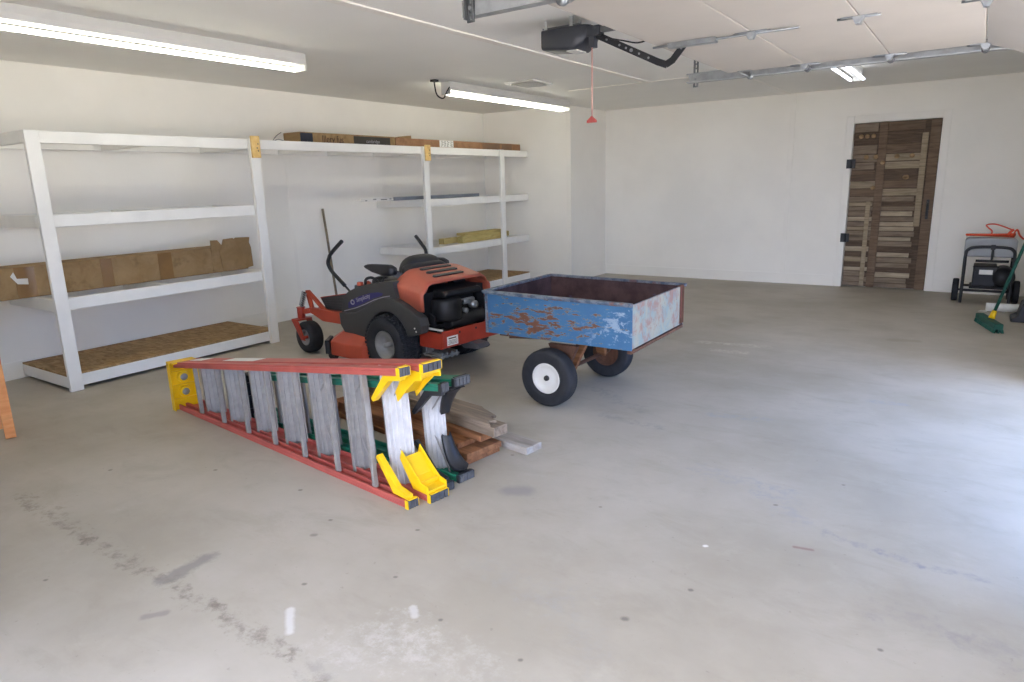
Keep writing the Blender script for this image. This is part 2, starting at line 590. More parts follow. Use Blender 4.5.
def tag(o, label, cat, group=None, kind=None):
    o['label'] = label
    if cat:
        o['category'] = cat
    if group:
        o['group'] = group
    if kind:
        o['kind'] = kind
    return o


def thing(name, label, cat, loc=(0, 0, 0), rz=0.0, group=None):
    o = bpy.data.objects.new(name, None)
    o.empty_display_size = 0.1
    COL.objects.link(o)
    o.location = loc
    o.rotation_euler = (0, 0, rz)
    return tag(o, label, cat, group)


def struct(name, mb, mat, label=None, parent=None, bevel=0.0):
    o = mb.build(name, mat, parent, bevel)
    if parent is None:
        o['kind'] = 'structure'
        o['category'] = name.rsplit('_', 1)[0] if '_' in name else name
        o['label'] = label
    return o


def text_mesh(name, body, mat, parent, size, loc, rot, align='CENTER', ext=0.0006, label=None, squash=1.0):
    cu = bpy.data.curves.new(name, 'FONT')
    cu.body = body
    cu.size = size
    cu.align_x = align
    cu.align_y = 'CENTER'
    cu.extrude = ext
    tmp = bpy.data.objects.new(name + '_tmp', cu)
    COL.objects.link(tmp)
    dg = bpy.context.evaluated_depsgraph_get()
    me = bpy.data.meshes.new_from_object(tmp.evaluated_get(dg))
    me.name = name
    bpy.data.objects.remove(tmp)
    bpy.data.curves.remove(cu)
    me.materials.clear()
    me.materials.append(MAT[mat])
    o = bpy.data.objects.new(name, me)
    COL.objects.link(o)
    o.parent = parent
    o.location = loc
    o.rotation_euler = rot
    o.scale = (squash, 1, 1)
    if label:
        o['label'] = label
    return o


def spline(pts, n=6):
    # Catmull-Rom through the points
    P = [Vector(p) for p in pts]
    out = []
    for i in range(len(P) - 1):
        a = P[max(i - 1, 0)]
        b, c = P[i], P[i + 1]
        d = P[min(i + 2, len(P) - 1)]
        for k in range(n):
            t = k / n
            out.append(0.5 * ((2 * b) + (c - a) * t + (2 * a - 5 * b + 4 * c - d) * t * t + (3 * b - a - 3 * c + d) * t ** 3))
    out.append(P[-1])
    return out


# ------------------------------------------------------------------ the room
T = 0.15
struct('floor', MB().bb(XL - T, XR + T, YF - T, YB + T, -0.12, 0.0), 'floor', 'grey concrete slab with dirt trail and scuffs')
struct('ceiling', MB().bb(XL - T, XR + T, YF - T, YB + T, H, H + 0.12), 'ceil', 'flat white painted ceiling')
struct('wall_left', MB().bb(XL - T, XL, YF - T, YR + T, 0, H), 'wall', 'long white wall behind the shelves')
b = MB()
b.bb(XL, XJ, YR, YR + T, 0, H)
b.bb(XJ - T, XJ, YR + T, YB + T, 0, H)
struct('wall_jog', b, 'wall', 'white corner jog between the shelving and the back wall')
b = MB()
DL, DR = -1.372, -0.442
b.bb(XJ, DL - 0.01, YB, YB + T, 0, H)
b.bb(DR + 0.01, XR + T, YB, YB + T, 0, H)
b.bb(DL - 0.01, DR + 0.01, YB, YB + T, 2.045, H)
b.bb(DL - 0.01, DR + 0.01, YB + 0.08, YB + T, 0, 2.045)
struct('wall_back', b, 'wall', 'white back wall around the weathered plank door')
b = MB()
b.bb(XL, FRONT[0], YF - T, YF, 0, H)
b.bb(FRONT[1], XR + T, YF - T, YF, 0, H)
b.bb(FRONT[0], FRONT[1], YF - T, YF, DH, H)
struct('wall_front', b, 'wall', 'white wall with a wide door opening behind the camera')
b = MB()
ys = [YF, DOORS[0][0], DOORS[0][1], YB]
for i in (0, 2):
    b.bb(XR, XR + T, ys[i], ys[i + 1], 0, H)
for (a_, c_) in DOORS:
    b.bb(XR, XR + T, a_, c_, DH, H)
struct('wall_right', b, 'wall', 'white wall holding the overhead door openings')
b = MB()
b.bb(XR + T, XR + 40, -40, 40, -0.14, -0.03)
b.bb(-40, XR + T, -40, YF - T, -0.14, -0.03)
struct('ground', b, 'asphalt', 'gravel drive outside the door openings')

# trims
b = MB()
b.bb(XL, XL + 0.014, YF, YR, 0, 0.14)
struct('baseboard_left', b, 'trim', 'white baseboard of the left wall')
b = MB()
b.bb(XL + 0.014, XJ + 0.014, YR - 0.014, YR, 0, 0.14)
b.bb(XJ, XJ + 0.014, YR, YB, 0, 0.14)
struct('baseboard_jog', b, 'trim', 'white baseboard of the wall jog')
b = MB()
b.bb(XJ + 0.014, DL - 0.09, YB - 0.014, YB, 0, 0.14)
b.bb(DR + 0.09, XR, YB - 0.014, YB, 0, 0.14)
struct('baseboard_back', b, 'trim', 'white baseboard of the back wall')
struct('trim_1', MB().bb(XJ - 0.06, XJ + 0.012, YR - 0.012, YR, 0.14, H), 'trim', 'white corner board on the wall jog')
b = MB()
b.bb(DL - 0.085, DL, YB - 0.018, YB, 0, 2.12)
b.bb(DR, DR + 0.085, YB - 0.018, YB, 0, 2.12)
b.bb(DL, DR, YB - 0.018, YB, 2.035, 2.12)
struct('trim_2', b, 'trim', 'white casing around the plank door', None, 0.003)
struct('trim_3', MB().bb(-2.14, -2.07, YB - 0.01, YB, 0.14, H), 'trim', 'thin white seam batten on the back wall', None, 0.003)
struct('trim_4', MB().bb(-3.12, -3.05, YF, 7.2, H - 0.012, H), 'batten', 'cream batten running along the ceiling', None, 0.003)
struct('trim_5', MB().bb(-4.05, XR, 7.16, 7.19, H - 0.006, H), 'batten', 'thin batten crossing the ceiling', None, 0.002)
struct('trim_6', MB().bb(-2.16, -2.145, 7.19, YB, H - 0.004, H), 'batten', 'fine ceiling seam near the back wall')
for yy in (4.75, 7.15):
    pass
b = MB()
for yy in (4.85,):
    b.bb(XL, XL + 0.0012, yy, yy + 0.05, 0.14, 1.78)
struct('trim_7', b, 'trim', 'faint vertical seam on the left wall')

# the rustic door in the back wall
W = DR - DL - 0.01
t = bpy.data.objects.new('door_1', None)
COL.objects.link(t)
t.location = (DL + 0.005, YB + 0.005, 0)
t['kind'] = 'structure'
t['category'] = 'door'
t['label'] = 'weathered brown door made of old shutter slats with black hinges'
shades = [wood('shutter_slat_wood_%d' % i, a_, b_, (2.5, 30, 30)) for i, (a_, b_) in enumerate(
    [('604e3e', '7b6753'), ('746554', '8d7d6a'), ('85775f', 'a2937c'), ('4e4033', '685746'), ('958772', 'b3a58c')])]
b = MB()
b.bb(0, W, 0.03, 0.06, 0.01, 2.03)
b.build('door_backing', shades[3], t)
random.seed(3)
b = MB()
z = 0.015
rowi = 0
rows = []
while z < 2.0:
    h_ = random.choice([0.05, 0.058, 0.066]) if z < 1.1 else random.choice([0.07, 0.09, 0.11])
    rows.append((z, min(h_, 2.03 - z)))
    z += h_ + 0.004
for (z, h_) in rows:
    for (xa, xb) in ((0.0, 0.28), (0.36, 0.74)):
        xe = xb + random.uniform(-0.03, 0.02)
        b.mi = random.choice([0, 1, 2, 0, 3] if z > 1.1 else [1, 2, 4, 3, 1, 4])
        R = rotm('X', -0.30 if z < 1.1 else -0.05)
        b.box(((xa + xe) / 2, 0.024, z + h_ / 2), (xe - xa, 0.012, h_ * 0.92), R)
b.build('slat_panel', shades, t, 0.002)
b = MB()
b.mi = 3
b.bb(0.28, 0.37, 0.0, 0.03, 0.01, 2.03)
b.mi = 0
b.bb(0.815, W, 0.0, 0.03, 0.01, 2.03)
b.build('stile', [shades[0], shades[0], shades[0], shades[0]], t, 0.003)
b = MB()
b.bb(0.20, 0.25, -0.008, 0.012, 0.02, 1.08)
b.build('stile', shades[2], t, 0.003)
b = MB()
b.bb(0.735, 0.80, -0.008, 0.012, 0.78, 1.88)
b.build('stile', shades[2], t, 0.003)
b = MB()
for zz in (1.33, 1.83):
    b.bb(0, 0.735, 0.002, 0.03, zz, zz + 0.085)
b.build('cross_rail', shades[3], t, 0.003)
random.seed(9)
b = MB()
for i in range(11):
    x_, z_ = random.uniform(0.05, 0.68), random.choice([1.37, 1.87, 1.55, 1.62, 1.25])
    b.lathe([(-0.006, 0.0), (-0.006, 0.022), (0.004, 0.028)], (x_, 0.0, z_), 'Y', 10)
b.build('wood_plug', 'plug', t)
for zz in (1.547, 0.632):
    b = MB()
    b.bb(-0.055, 0.045, -0.036, -0.024, zz - 0.055, zz + 0.055)
    b.tube([(-0.003, -0.042, zz - 0.055), (-0.003, -0.042, zz + 0.055)], 0.012)
    b.bb(-0.05, -0.01, -0.026, -0.022, zz - 0.045, zz + 0.045)
    b.build('hinge', 'black', t, 0.002)['label'] = 'square black iron hinge'
b = MB()
b.bb(0.85, 0.88, -0.006, 0.002, 0.87, 1.10)
b.tube(spline([(0.865, -0.004, 1.07), (0.865, -0.05, 1.04), (0.865, -0.055, 0.985), (0.865, -0.05, 0.93), (0.865, -0.004, 0.90)], 4), 0.009)
b.build('door_handle', 'black', t)['label'] = 'black pull handle'

# ------------------------------------------------------------------ fluorescent lights
def light(name, label, x0, y0, y1, tubes, width, tmat='tube'):
    t = thing(name, label, 'ceiling light', (x0, (y0 + y1) / 2, H), 0, 'fluorescent strip lights on the ceiling')
    L = (y1 - y0) / 2
    wd = width / 2
    b = MB()
    b.prism([(-wd, 0), (wd, 0), (wd, -0.05), (wd * 0.85, -0.082), (-wd * 0.85, -0.082), (-wd, -0.05)], -L, L, 'XZ')
    b.build('housing', 'fixture', t, 0.003)
    for s in (-1, 1):
        b = MB()
        b.bb(-wd * 0.9, wd * 0.9, s * (L - 0.004), s * (L + 0.012), -0.125, 0)
        b.build('end_cap', 'fixture', t, 0.003)
    for dx in tubes:
        b = MB()
        b.tube([(dx, -L + 0.03, -0.110), (dx, L - 0.03, -0.112)], 0.014, 12)
        b.build('tube', tmat, t)
    return t


light('fluorescent_light', 'long lit fluorescent strip above the left shelves, cut by the left frame edge', -4.505, 1.26, 3.72, (-0.04,), 0.13)
t = light('fluorescent_light', 'lit fluorescent strip with a looped black cord near the far corner', -4.60, 5.62, 8.06, (-0.04,), 0.13)
b = MB()
b.tube(spline([(0.05, -1.22, -0.05), (0.05, -1.27, -0.10), (0.03, -1.31, -0.17), (0.0, -1.37, -0.14), (0.0, -1.40, -0.05), (0.0, -1.40, -0.01)], 5), 0.007)
b.bb(-0.03, 0.03, -1.43, -1.37, -0.02, 0)
b.build('power_cord', 'black', t)['label'] = 'looped black power cord'
light('fluorescent_light', 'short lit twin tubes seen beyond the far door track, nearest the plank door', -1.13, 5.42, 7.84, (-0.058, 0.058), 0.09, 'tubecool')
t = thing('ceiling_vent', 'small white ceiling vent plate beside the far fluorescent strip', 'vent', (-4.02, 6.28, H))
b = MB()
b.prism([(-0.17, -0.20), (0.17, -0.20), (0.17, 0.20), (-0.17, 0.20)], -0.02, 0, 'XY')
b.build('frame', 'fixture', t, 0.006)
b = MB()
for k in range(7):
    b.box((0, -0.135 + k * 0.045, -0.026), (0.26, 0.03, 0.004), rotm('X', 0.5))
b.build('louvre', 'fixture', t)

# ------------------------------------------------------------------ shelving
XS = -5.474
XB = XL + 0.016
PW = 0.092


def beam_frame(t, z0, z1, y0, y1, names, deck=None, cross=()):
    """front rail, back ledger, two end boards and cross members of one open shelf frame"""
    f, l_, e, c = names
    b = MB().bb(XS - 0.038, XS, y0, y1, z0, z1)
    b.build(f, 'shelf', t, 0.004)
    b = MB().bb(XB, XB + 0.038, y0, y1, z0, z1)
    b.build(l_, 'shelf', t, 0.004)
    for yy in (y0, y1 - 0.038):
        b = MB().bb(XB + 0.0385, XS - 0.0385, yy, yy + 0.038, z0, z1)
        b.build(e, 'shelf', t, 0.004)
    for yy in cross:
        b = MB().bb(XB + 0.0385, XS - 0.0385, yy - 0.019, yy + 0.019, z0, z1)
        b.build(c, 'shelf', t, 0.004)


N4 = ('front_rail', 'wall_ledger', 'end_board', 'cross_member')


def post(t, y0, h_, x0=XS):
    b = MB().bb(x0, x0 + 0.036, y0, y0 + PW, 0, h_)
    b.build('post', 'shelf', t, 0.004)


def joint_block(t, y0, ztop):
    b = MB()
    b.bb(XS + 0.037, XS + 0.062, y0, y0 + 0.085, 1.715, ztop)
    o = b.build('joint_block', 'rawwood', t, 0.004)
    o['label'] = 'bare yellow pine block screwed over the post top'
    for zz in (1.76, 1.78, 1.82):
        pass
    for (dy, zz) in ((0.05, 1.80), (0.062, 1.835), (0.06, 1.775)):
        b = MB()
        b.lathe([(0.0, 0.006), (0.003, 0.006), (0.003, 0.0)], (XS + 0.0615, y0 + dy, zz), 'X', 8)
        b.build('screw', 'black', o)


tl = thing('shelving_unit', 'white wooden shelving unit on the left with the long cardboard box', 'shelving', (0, 0, 0), 0, None)
beam_frame(tl, 1.793, 1.878, 2.085, 3.935, N4, cross=(2.96, 3.86))
beam_frame(tl, 1.208, 1.299, 2.085, 3.935, N4, cross=(2.96,))
beam_frame(tl, 0.603, 0.693, 2.085, 3.935, N4, cross=(2.96,))
beam_frame(tl, 0.025, 0.113, 2.085, 3.935, N4, cross=(2.96,))
b = MB().bb(XB + 0.004, XS - 0.006, 2.088, 3.932, 0.1135, 0.127)
b.build('bottom_deck', 'osb', tl)['label'] = 'bare strand board bottom deck'
post(tl, 2.085, 1.878)
post(tl, 3.845, 1.878)
joint_block(tl, 3.850, 1.905)

tr = thing('shelving_unit', 'white wooden shelving unit in the far corner beside the wall jog', 'shelving', (0, 0, 0), 0, None)
beam_frame(tr, 1.793, 1.878, 6.16, 8.47, N4, cross=(7.3,))
beam_frame(tr, 1.180, 1.268, 6.16, 8.47, N4, cross=(7.3,))
beam_frame(tr, 0.590, 0.680, 6.16, 8.47, N4, cross=(7.3,))
beam_frame(tr, 0.025, 0.113, 6.16, 8.47, N4, cross=(7.3,))
b = MB().bb(XB + 0.004, XS - 0.006, 6.163, 8.467, 0.1135, 0.127)
b.build('bottom_deck', 'osb', tr)['label'] = 'bare strand board bottom deck'
post(tr, 6.165, 1.878)
post(tr, 7.735, 1.878)
joint_block(tr, 6.185, 1.895)

tb = thing('bridge_shelf', 'white open top shelf bridging the two shelving units above the mower', 'shelf', (0, 0, 0))
beam_frame(tb, 1.793, 1.878, 3.939, 6.156, N4, cross=(4.75, 5.42))
for o in (tl, tr, tb):
    o.location = (0, 0, 0)


def rebase(t, loc):
    t.location = loc
    for c in t.children:
        c.location = Vector(c.location) - Vector(loc)


rebase(tl, (XS, 3.0, 0))
rebase(tr, (XS, 7.3, 0))
rebase(tb, (XS, 5.0, 1.793))

# long cardboard box on the left unit
t = thing('cardboard_box', 'long tan cardboard box with a torn raised end flap on the left shelves', 'box', (-5.92, 2.54, 0.694))
b = MB()
y0, y1 = -1.55, 1.42
b.bb(-0.13, 0.13, y0, y1 - 0.4, 0, 0.232)
b.bb(-0.13, 0.13, y1 - 0.4, y1 - 0.03, 0, 0.232)
b.build('carton', 'kraft', t, 0.006)
b = MB()
b.prism([(1.02, 0.225), (1.02, 0.300), (1.09, 0.297), (1.13, 0.245), (1.15, 0.30), (1.25, 0.305), (1.26, 0.294), (1.28, 0.306), (1.43, 0.300), (1.42, 0.25), (1.435, 0.20), (1.44, 0.02), (1.30, 0.004), (1.12, 0.006), (1.10, 0.22)], 0.1305, 0.136, 'YZ')
b.build('end_flap', 'kraft', t)
MAT['tape'] = plain('brown_tape', '8d6c42', 0.25, 0, 0.1, 10)
for (ya, yb) in ((0.05, 0.14), (0.52, 0.64), (-0.55, -0.42)):
    b = MB().bb(0.131, 0.1325, ya, yb, 0.002, 0.23)
    b.build('packing_tape', 'tape', t)
b = MB()
b.prism([(-0.58, 0.17), (-0.555, 0.20), (-0.54, 0.15), (-0.47, 0.145), (-0.472, 0.10), (-0.54, 0.11)], 0.134, 0.1352, 'YZ')
b.build('torn_label', 'paper', t)['label'] = 'torn white paper label'

# two flat boxes along the top shelf
t = thing('cardboard_box', 'flat brown box with black printed panels on the top shelf, left of the other', 'box', (-5.72, 5.215, 1.879))
b = MB().bb(-0.13, 0.12, -0.68, 0.66, 0, 0.102)
b.build('carton', 'kraft', t, 0.004)
b = MB().bb(0.1205, 0.1215, -0.672, -0.52, 0.0, 0.094)
b.build('printed_panel', 'navylabel', t)['label'] = 'small dark blue printed panel'
b = MB().bb(0.1205, 0.1215, 0.03, 0.58, 0.0, 0.088)
o = b.build('printed_panel', 'darklabel', t)
o['label'] = 'long black printed panel with pale lettering'
text_mesh('lettering', 'cambridge', 'decal', o, 0.05, (0.1225, 0.31, 0.038), (PI / 2, 0, PI / 2))
text_mesh('lettering', 'Illery fus', 'ink', t, 0.10, (0.1222, -0.26, 0.040), (PI / 2, 0, PI / 2), label='dark brown printed words', squash=0.85)
t = thing('cardboard_box', 'flat reddish cardboard box with a white shipping label on the top shelf', 'box', (-5.72, 7.2, 1.879))
b = MB().bb(-0.13, 0.12, -1.31, 1.27, 0, 0.096)
b.build('carton', 'kraft2', t, 0.004)
b = MB()
b.hexa([(-0.05, -1.25, 0.097), (0.12, -1.25, 0.097), (0.12, -1.05, 0.097), (-0.05, -1.05, 0.097)],
       [(-0.05, -1.25, 0.100), (0.12, -1.25, 0.110), (0.12, -1.05, 0.128), (-0.05, -1.05, 0.100)])
b.build('lid_flap', 'kraft', t)
b = MB().bb(0.1205, 0.1215, -0.54, -0.27, 0.012, 0.094)
o = b.build('shipping_label', 'paper', t)
o['label'] = 'white shipping label with small print'
b = MB()
random.seed(4)
for k in range(6):
    for j in range(4):
        yy = -0.52 + 0.06 * j + random.uniform(0, .02)
        b.bb(0.1216, 0.1220, yy, yy + random.uniform(0.015, 0.045), 0.02 + k * 0.012, 0.025 + k * 0.012)
b.build('small_print', 'ink', o)
MAT['tape2'] = plain('brown_tape_old', '7a5a40', 0.35, 0, 0.15, 10)
for (ya, yb) in ((0.35, 0.75), (0.80, 1.05)):
    b = MB().bb(0.1205, 0.1212, ya, yb, 0.0, 0.085)
    b.build('tape_strip', 'tape2', t)
t = thing('wire_scrap', 'bent dark wire poking up at the left end of the printed box', 'wire', (-5.60, 4.26, 1.879))
b = MB()
b.tube(spline([(0, 0.10, 0.004), (0, 0.02, 0.02), (0, -0.04, 0.004), (0, 0.0, 0.05), (0, 0.06, 0.085)], 5), 0.004, 6)
b.build('wire', 'dkgrey', t)

# metal strips on the corner unit
t = thing('metal_flashing', 'long grey metal flashing strip with pale left end on the corner shelves', 'metal strip', (-5.68, 6.4, 1.269))
b = MB()
b.prism([(-0.07, 0), (0.07, 0), (0.07, 0.042), (0.066, 0.042), (0.066, 0.004), (-0.066, 0.004), (-0.066, 0.035), (-0.07, 0.035)], -0.60, 1.05, 'XZ')
b.build('channel', plain('blue_grey_flashing', '7c828c', 0.45, 0.4, 0.1, 8), t)
b = MB()
b.prism([(-0.05, 0.0045), (0.062, 0.0045), (0.062, 0.040), (0.058, 0.040), (0.058, 0.009), (-0.05, 0.009)], -1.10, -0.55, 'XZ')
b.build('trim_piece', 'white', t)['label'] = 'white end of the strip with dark marks'
for yy, l_, z0 in ((-1.04, 0.03, 0.010), (-0.92, 0.05, 0.020), (-0.80, 0.10, 0.014), (-0.66, 0.03, 0.018)):
    b = MB().bb(0.0622, 0.0632, yy, yy + l_, z0, z0 + 0.010)
    b.build('dark_mark', 'dkgrey', t)

# offcuts on the corner unit: front long piece, rear short piece, one on top
for (lab, x_, y0, y1, z_, d, h_) in (
    ('yellowish lumber offcut at the front of the corner shelves, longest of three', -5.57, 6.94, 7.90, 0.681, 0.09, 0.088),
    ('darker lumber offcut behind the front one, sticking out to both sides', -5.70, 6.72, 8.2, 0.681, 0.09, 0.072),
    ('thin lumber offcut lying on top of the other two', -5.62, 7.02, 7.88, 0.770, 0.14, 0.034)):
    b = MB().box((0, 0, h_ / 2), (y1 - y0, d, h_))
    o = b.build('lumber_offcut', 'palewood', None, 0.004, (x_, (y0 + y1) / 2, z_), (0, 0, PI / 2))
    tag(o, lab, 'lumber', 'lumber offcuts on the corner shelves')

# pole leaning at the wall behind the mower
b = MB()
b.tube([(0, 0, 0), (-0.20, 0.06, 1.20)], 0.014, 10)
o = b.build('wooden_pole', 'pole', None, 0, (-6.04, 5.22, 0.003))
tag(o, 'thin brown pole leaning on the white wall behind the mower', 'pole')

# orange sawhorse cut by the left edge
t = thing('sawhorse', 'orange pine sawhorse cut off by the left frame edge', 'sawhorse', (-4.873, 1.487, 0), math.radians(73))
for x_ in (0.0, -0.70):
    for e in (-1, 1):
        b = MB()
        b.bar((x_, e * 0.16, 0.002), (x_, e * 0.035, 0.66), 0.055, 0.04, (0, 1, 0))
        b.build('leg', 'orangewood', t, 0.004)
    b = MB()
    b.prism([(-0.135, 0.06), (0.135, 0.06), (0.105, 0.19), (-0.105, 0.19)], x_ - 0.046, x_ - 0.029, 'YZ')
    b.build('gusset', 'orangewood', t, 0.003)
b = MB().bb(-0.92, 0.03, -0.045, 0.045, 0.662, 0.75)
b.build('top_beam', 'orangewood', t, 0.004)

# ------------------------------------------------------------------ ladders (lying on their side)
def ladder(name, label, loc, rz, L, W0, W1, railmat, bootmat, capmat, nst, rear_w, front_w, dy_top, gap, boot_front, cap_d, dy_front, xf):
    """local +x from the feet to the top cap, +y towards the spreader rails, z is the ladder width.
    rails: lower ones flat on the floor, upper ones sloping from W0 at the feet to W1 at the cap."""
    t = thing(name, label, 'ladder', loc, rz)
    TH = 0.036

    def yoff(x, front=False):
        return (dy_front if front else dy_top) * x / L

    def rail(nm, ya, yb, upper, xs=0.0):
        # fibreglass channel: web + two lips
        b = MB()
        conv = 0.0
        for (wa, wb, lo, hi) in ((ya, yb, 0.0, 0.012), (ya, ya + math.copysign(0.012, yb - ya), 0.0121, TH), (yb - math.copysign(0.012, yb - ya), yb, 0.0121, TH)):
            def q(x):
                k = x / L
                sh = yoff(x, nm == 'front_rail')
                if upper:
                    zt = W0 + (W1 - W0) * k
                    z0_, z1_ = zt - hi, zt - lo
                else:
                    z0_, z1_ = lo, hi
                return [(x, wa + sh, z0_), (x, wb + sh, z0_), (x, wb + sh, z1_), (x, wa + sh, z1_)]
            b.hexa(q(xs), q(L + 0.018))
        o = b.build(nm, railmat, t, 0.0025)
        # foot pad
        b = MB()
        zt = W0 if upper else 0
        z0_, z1_ = (W0 - TH - 0.002, W0 + 0.002) if upper else (0.0, TH + 0.004)
        b.bb(xs - 0.014, xs - 0.002, ya, yb, z0_, z1_)
        for k in range(4):
            yy = ya + (yb - ya) * (k + 0.5) / 4
            b.bb(xs - 0.020, xs - 0.0142, yy - abs(yb - ya) * 0.09, yy + abs(yb - ya) * 0.09, z0_ + 0.003, z1_ - 0.003)
        b.build('foot_pad', 'footpad', o)
        b = MB()
        e = 0.005
        for (p0, p1, q0, q1) in ((ya - e, yb + e, z1_, z1_ + 0.004), (ya - e, yb + e, z0_ - (0.004 if upper else 0), z0_ + 0.0005)):
            b.bb(xs - 0.015, xs + 0.006, min(p0, p1), max(p0, p1), q0, q1)
        lo_, hi_ = min(ya, yb), max(ya, yb)
        b.bb(xs - 0.015, xs + 0.006, lo_ - e, lo_ - 0.0005, z0_, z1_)
        b.bb(xs - 0.015, xs + 0.006, hi_ + 0.0005, hi_ + e, z0_, z1_)
        b.build('foot_rim', bootmat, o)
        return o

    r0_, r1_ = 0.0, -rear_w
    f0, f1 = -rear_w - gap, -rear_w - gap - front_w
    for up in (False, True):
        rail('rear_rail', r0_, r1_, up, 0.0)
        rail('front_rail', f0, f1, up, xf)
    sp = (L - 0.12) / (nst + 0.25)
    for i in range(nst):
        x = 0.215 + i * 0.303
        k = x / L
        zt = W0 + (W1 - W0) * k - TH
        lean = -(W0 - W1) / (2 * L) * (zt)
        sh = yoff(x, True)
        # spreader brace: thin flat strap
        xb = 0.245 + i * 0.297
        b = MB()
        shb = yoff(xb)
        b.hexa([(xb - 0.011, -rear_w * 0.12 + shb, TH - 0.006), (xb + 0.011, -rear_w * 0.12 + shb, TH - 0.006), (xb + 0.011, -rear_w * 0.55 + shb, TH - 0.006), (xb - 0.011, -rear_w * 0.55 + shb, TH - 0.006)],
               [(xb - 0.011 - lean, -rear_w * 0.12 + shb, zt + 0.006), (xb + 0.011 - lean, -rear_w * 0.12 + shb, zt + 0.006), (xb + 0.011 - lean, -rear_w * 0.55 + shb, zt + 0.006), (xb - 0.011 - lean, -rear_w * 0.55 + shb, zt + 0.006)])
        b.build('rear_brace', 'alu', t, 0.003)
        # tread: ribbed aluminium channel whose top faces the cap
        ya, yb = f0 + 0.004 + sh, f1 + 0.004 + sh
        z0_ = TH * 0.4

        def quad(z, dx, xa, xb_, p, q):
            return [(x + xa + dx, p, z), (x + xb_ + dx, p, z), (x + xb_ + dx, q, z), (x + xa + dx, q, z)]
        b = MB()
        tw = yb - ya
        tilt = -0.045
        for (xa, xb_, p, q) in ((0.0, 0.006, ya, yb), (-0.016, 0.0, ya, ya + tw * 0.05), (-0.016, 0.0, yb - tw * 0.05, yb),
                                (-0.008, 0.0, ya + tw * 0.25, ya + tw * 0.29), (-0.008, 0.0, ya + tw * 0.48, ya + tw * 0.52), (-0.008, 0.0, ya + tw * 0.71, ya + tw * 0.75)):
            def Q(z, dx):
                out = []
                for (X, Y) in ((x + xa, p), (x + xb_, p), (x + xb_, q), (x + xa, q)):
                    out.append((X + dx + tilt * (Y - ya) / tw, Y, z))
                return out
            b.hexa(Q(z0_, 0), Q(zt + TH * 0.6, -lean))
        b.build('step', 'alulight' if i == 0 else 'alu', t)
        if i < 3:
            mx = x + 0.03
            b = MB()
            b.bar((mx - 0.04, ya + tw * 0.5, TH + 0.16), (mx - 0.15, ya + tw * 0.45, TH * 0.7), 0.006, 0.006)
            b.build('step_brace', 'alu', t)
            b = MB()
            b.bar((mx - 0.04 - lean, ya + tw * 0.5, zt - 0.16), (mx - 0.15, ya + tw * 0.45, zt + 0.01), 0.006, 0.006)
            b.build('step_brace', 'alu', t)
    # boots: gussets at the feet
    for up in (False, True):
        def zz(z):
            return z if not up else W0 - z
        # rear gusset: plate
        b = MB()
        pts = [(0.0, TH + 0.001), (0.11, TH + 0.001), (0.235, 0.185), (0.22, 0.20), (0.085, 0.075), (0.0, 0.060)]
        b.prism([(p, zz(q)) for p, q in pts], -rear_w * 0.15, -rear_w * 0.75, 'XZ')
        b.build('rear_boot', bootmat, t, 0.003)
        # front gusset: flared scoop with raised side walls
        b = MB()
        ya, yb = f0 - 0.002, f1 - 0.0
        if boot_front == 'tray':
            path = [(xf, 0.056), (xf + 0.045, 0.060), (xf + 0.10, 0.098), (xf + 0.175, 0.178)]
            for (p, q), (p2, q2) in zip(path[:-1], path[1:]):
                b.hexa([(p, ya, zz(q - 0.012)), (p, yb, zz(q - 0.012)), (p, yb, zz(q)), (p, ya, zz(q))],
                       [(p2, ya, zz(q2 - 0.012)), (p2, yb, zz(q2 - 0.012)), (p2, yb, zz(q2)), (p2, ya, zz(q2))])
            for (s0, s1) in ((ya + 0.007, ya), (yb, yb - 0.007)):
                wall = [(xf - 0.002, TH + 0.001), (xf + 0.11, TH + 0.001), (xf + 0.20, 0.165), (xf + 0.185, 0.210), (xf + 0.10, 0.130), (xf + 0.045, 0.084), (xf - 0.002, 0.076)]
                b.prism([(p, zz(q)) for p, q in wall], s0, s1, 'XZ')
            b.bb(xf + 0.05, xf + 0.058, min(ya, yb), max(ya, yb), min(zz(0.066), zz(0.085)), max(zz(0.066), zz(0.085)))
        else:
            secs = []
            for (p, q, wd) in ((xf + 0.005, TH + 0.018, 1.0), (xf + 0.035, TH + 0.028, 1.0), (xf + 0.065, 0.095, 0.9), (xf + 0.095, 0.15, 0.75), (xf + 0.115, 0.205, 0.6)):
                mid = (ya + yb) / 2
                hw = (yb - ya) / 2 * wd
                ring = []
                for k in range(9):
                    a = -1 + 2 * k / 8
                    ring.append((p + 0.025 * a * a - 0.012, mid + hw * a, zz(q + 0.012 * a * a)))
                for k in range(8, -1, -1):
                    a = -1 + 2 * k / 8
                    ring.append((p + 0.025 * a * a + 0.0, mid + hw * a * 0.98, zz(q - 0.016 + 0.012 * a * a)))
                secs.append(ring)
            b.loft(secs, True)
        b.build('front_boot', bootmat, t, 0.002)
    # top cap: moulded underside facing the feet, with a mid ridge and round bosses
    b = MB()
    yc0 = yoff(L) + 0.035
    yc1 = yc0 - cap_d
    x0, x1 = L + 0.022, L + 0.046
    wz = W1 + 0.006
    b.bb(x0, x1, yc1, yc0, 0.0, wz)
    b.bb(x0 - 0.030, x0 - 0.0001, yc0 - 0.008, yc0, 0.0, wz)
    b.bb(x0 - 0.060, x0 - 0.0001, yc1, yc1 + 0.008, 0.0, wz)
    b.bb(x0 - 0.075, x0 - 0.0001, yc1 + 0.0081, yc0 - 0.0081, wz - 0.008, wz)
    for zz_ in (0.22, 0.50, 0.78):
        b.bb(x0 - 0.022, x0 - 0.0001, yc1 + 0.0081, yc0 - 0.0081, wz * zz_ - 0.006, wz * zz_ + 0.006)
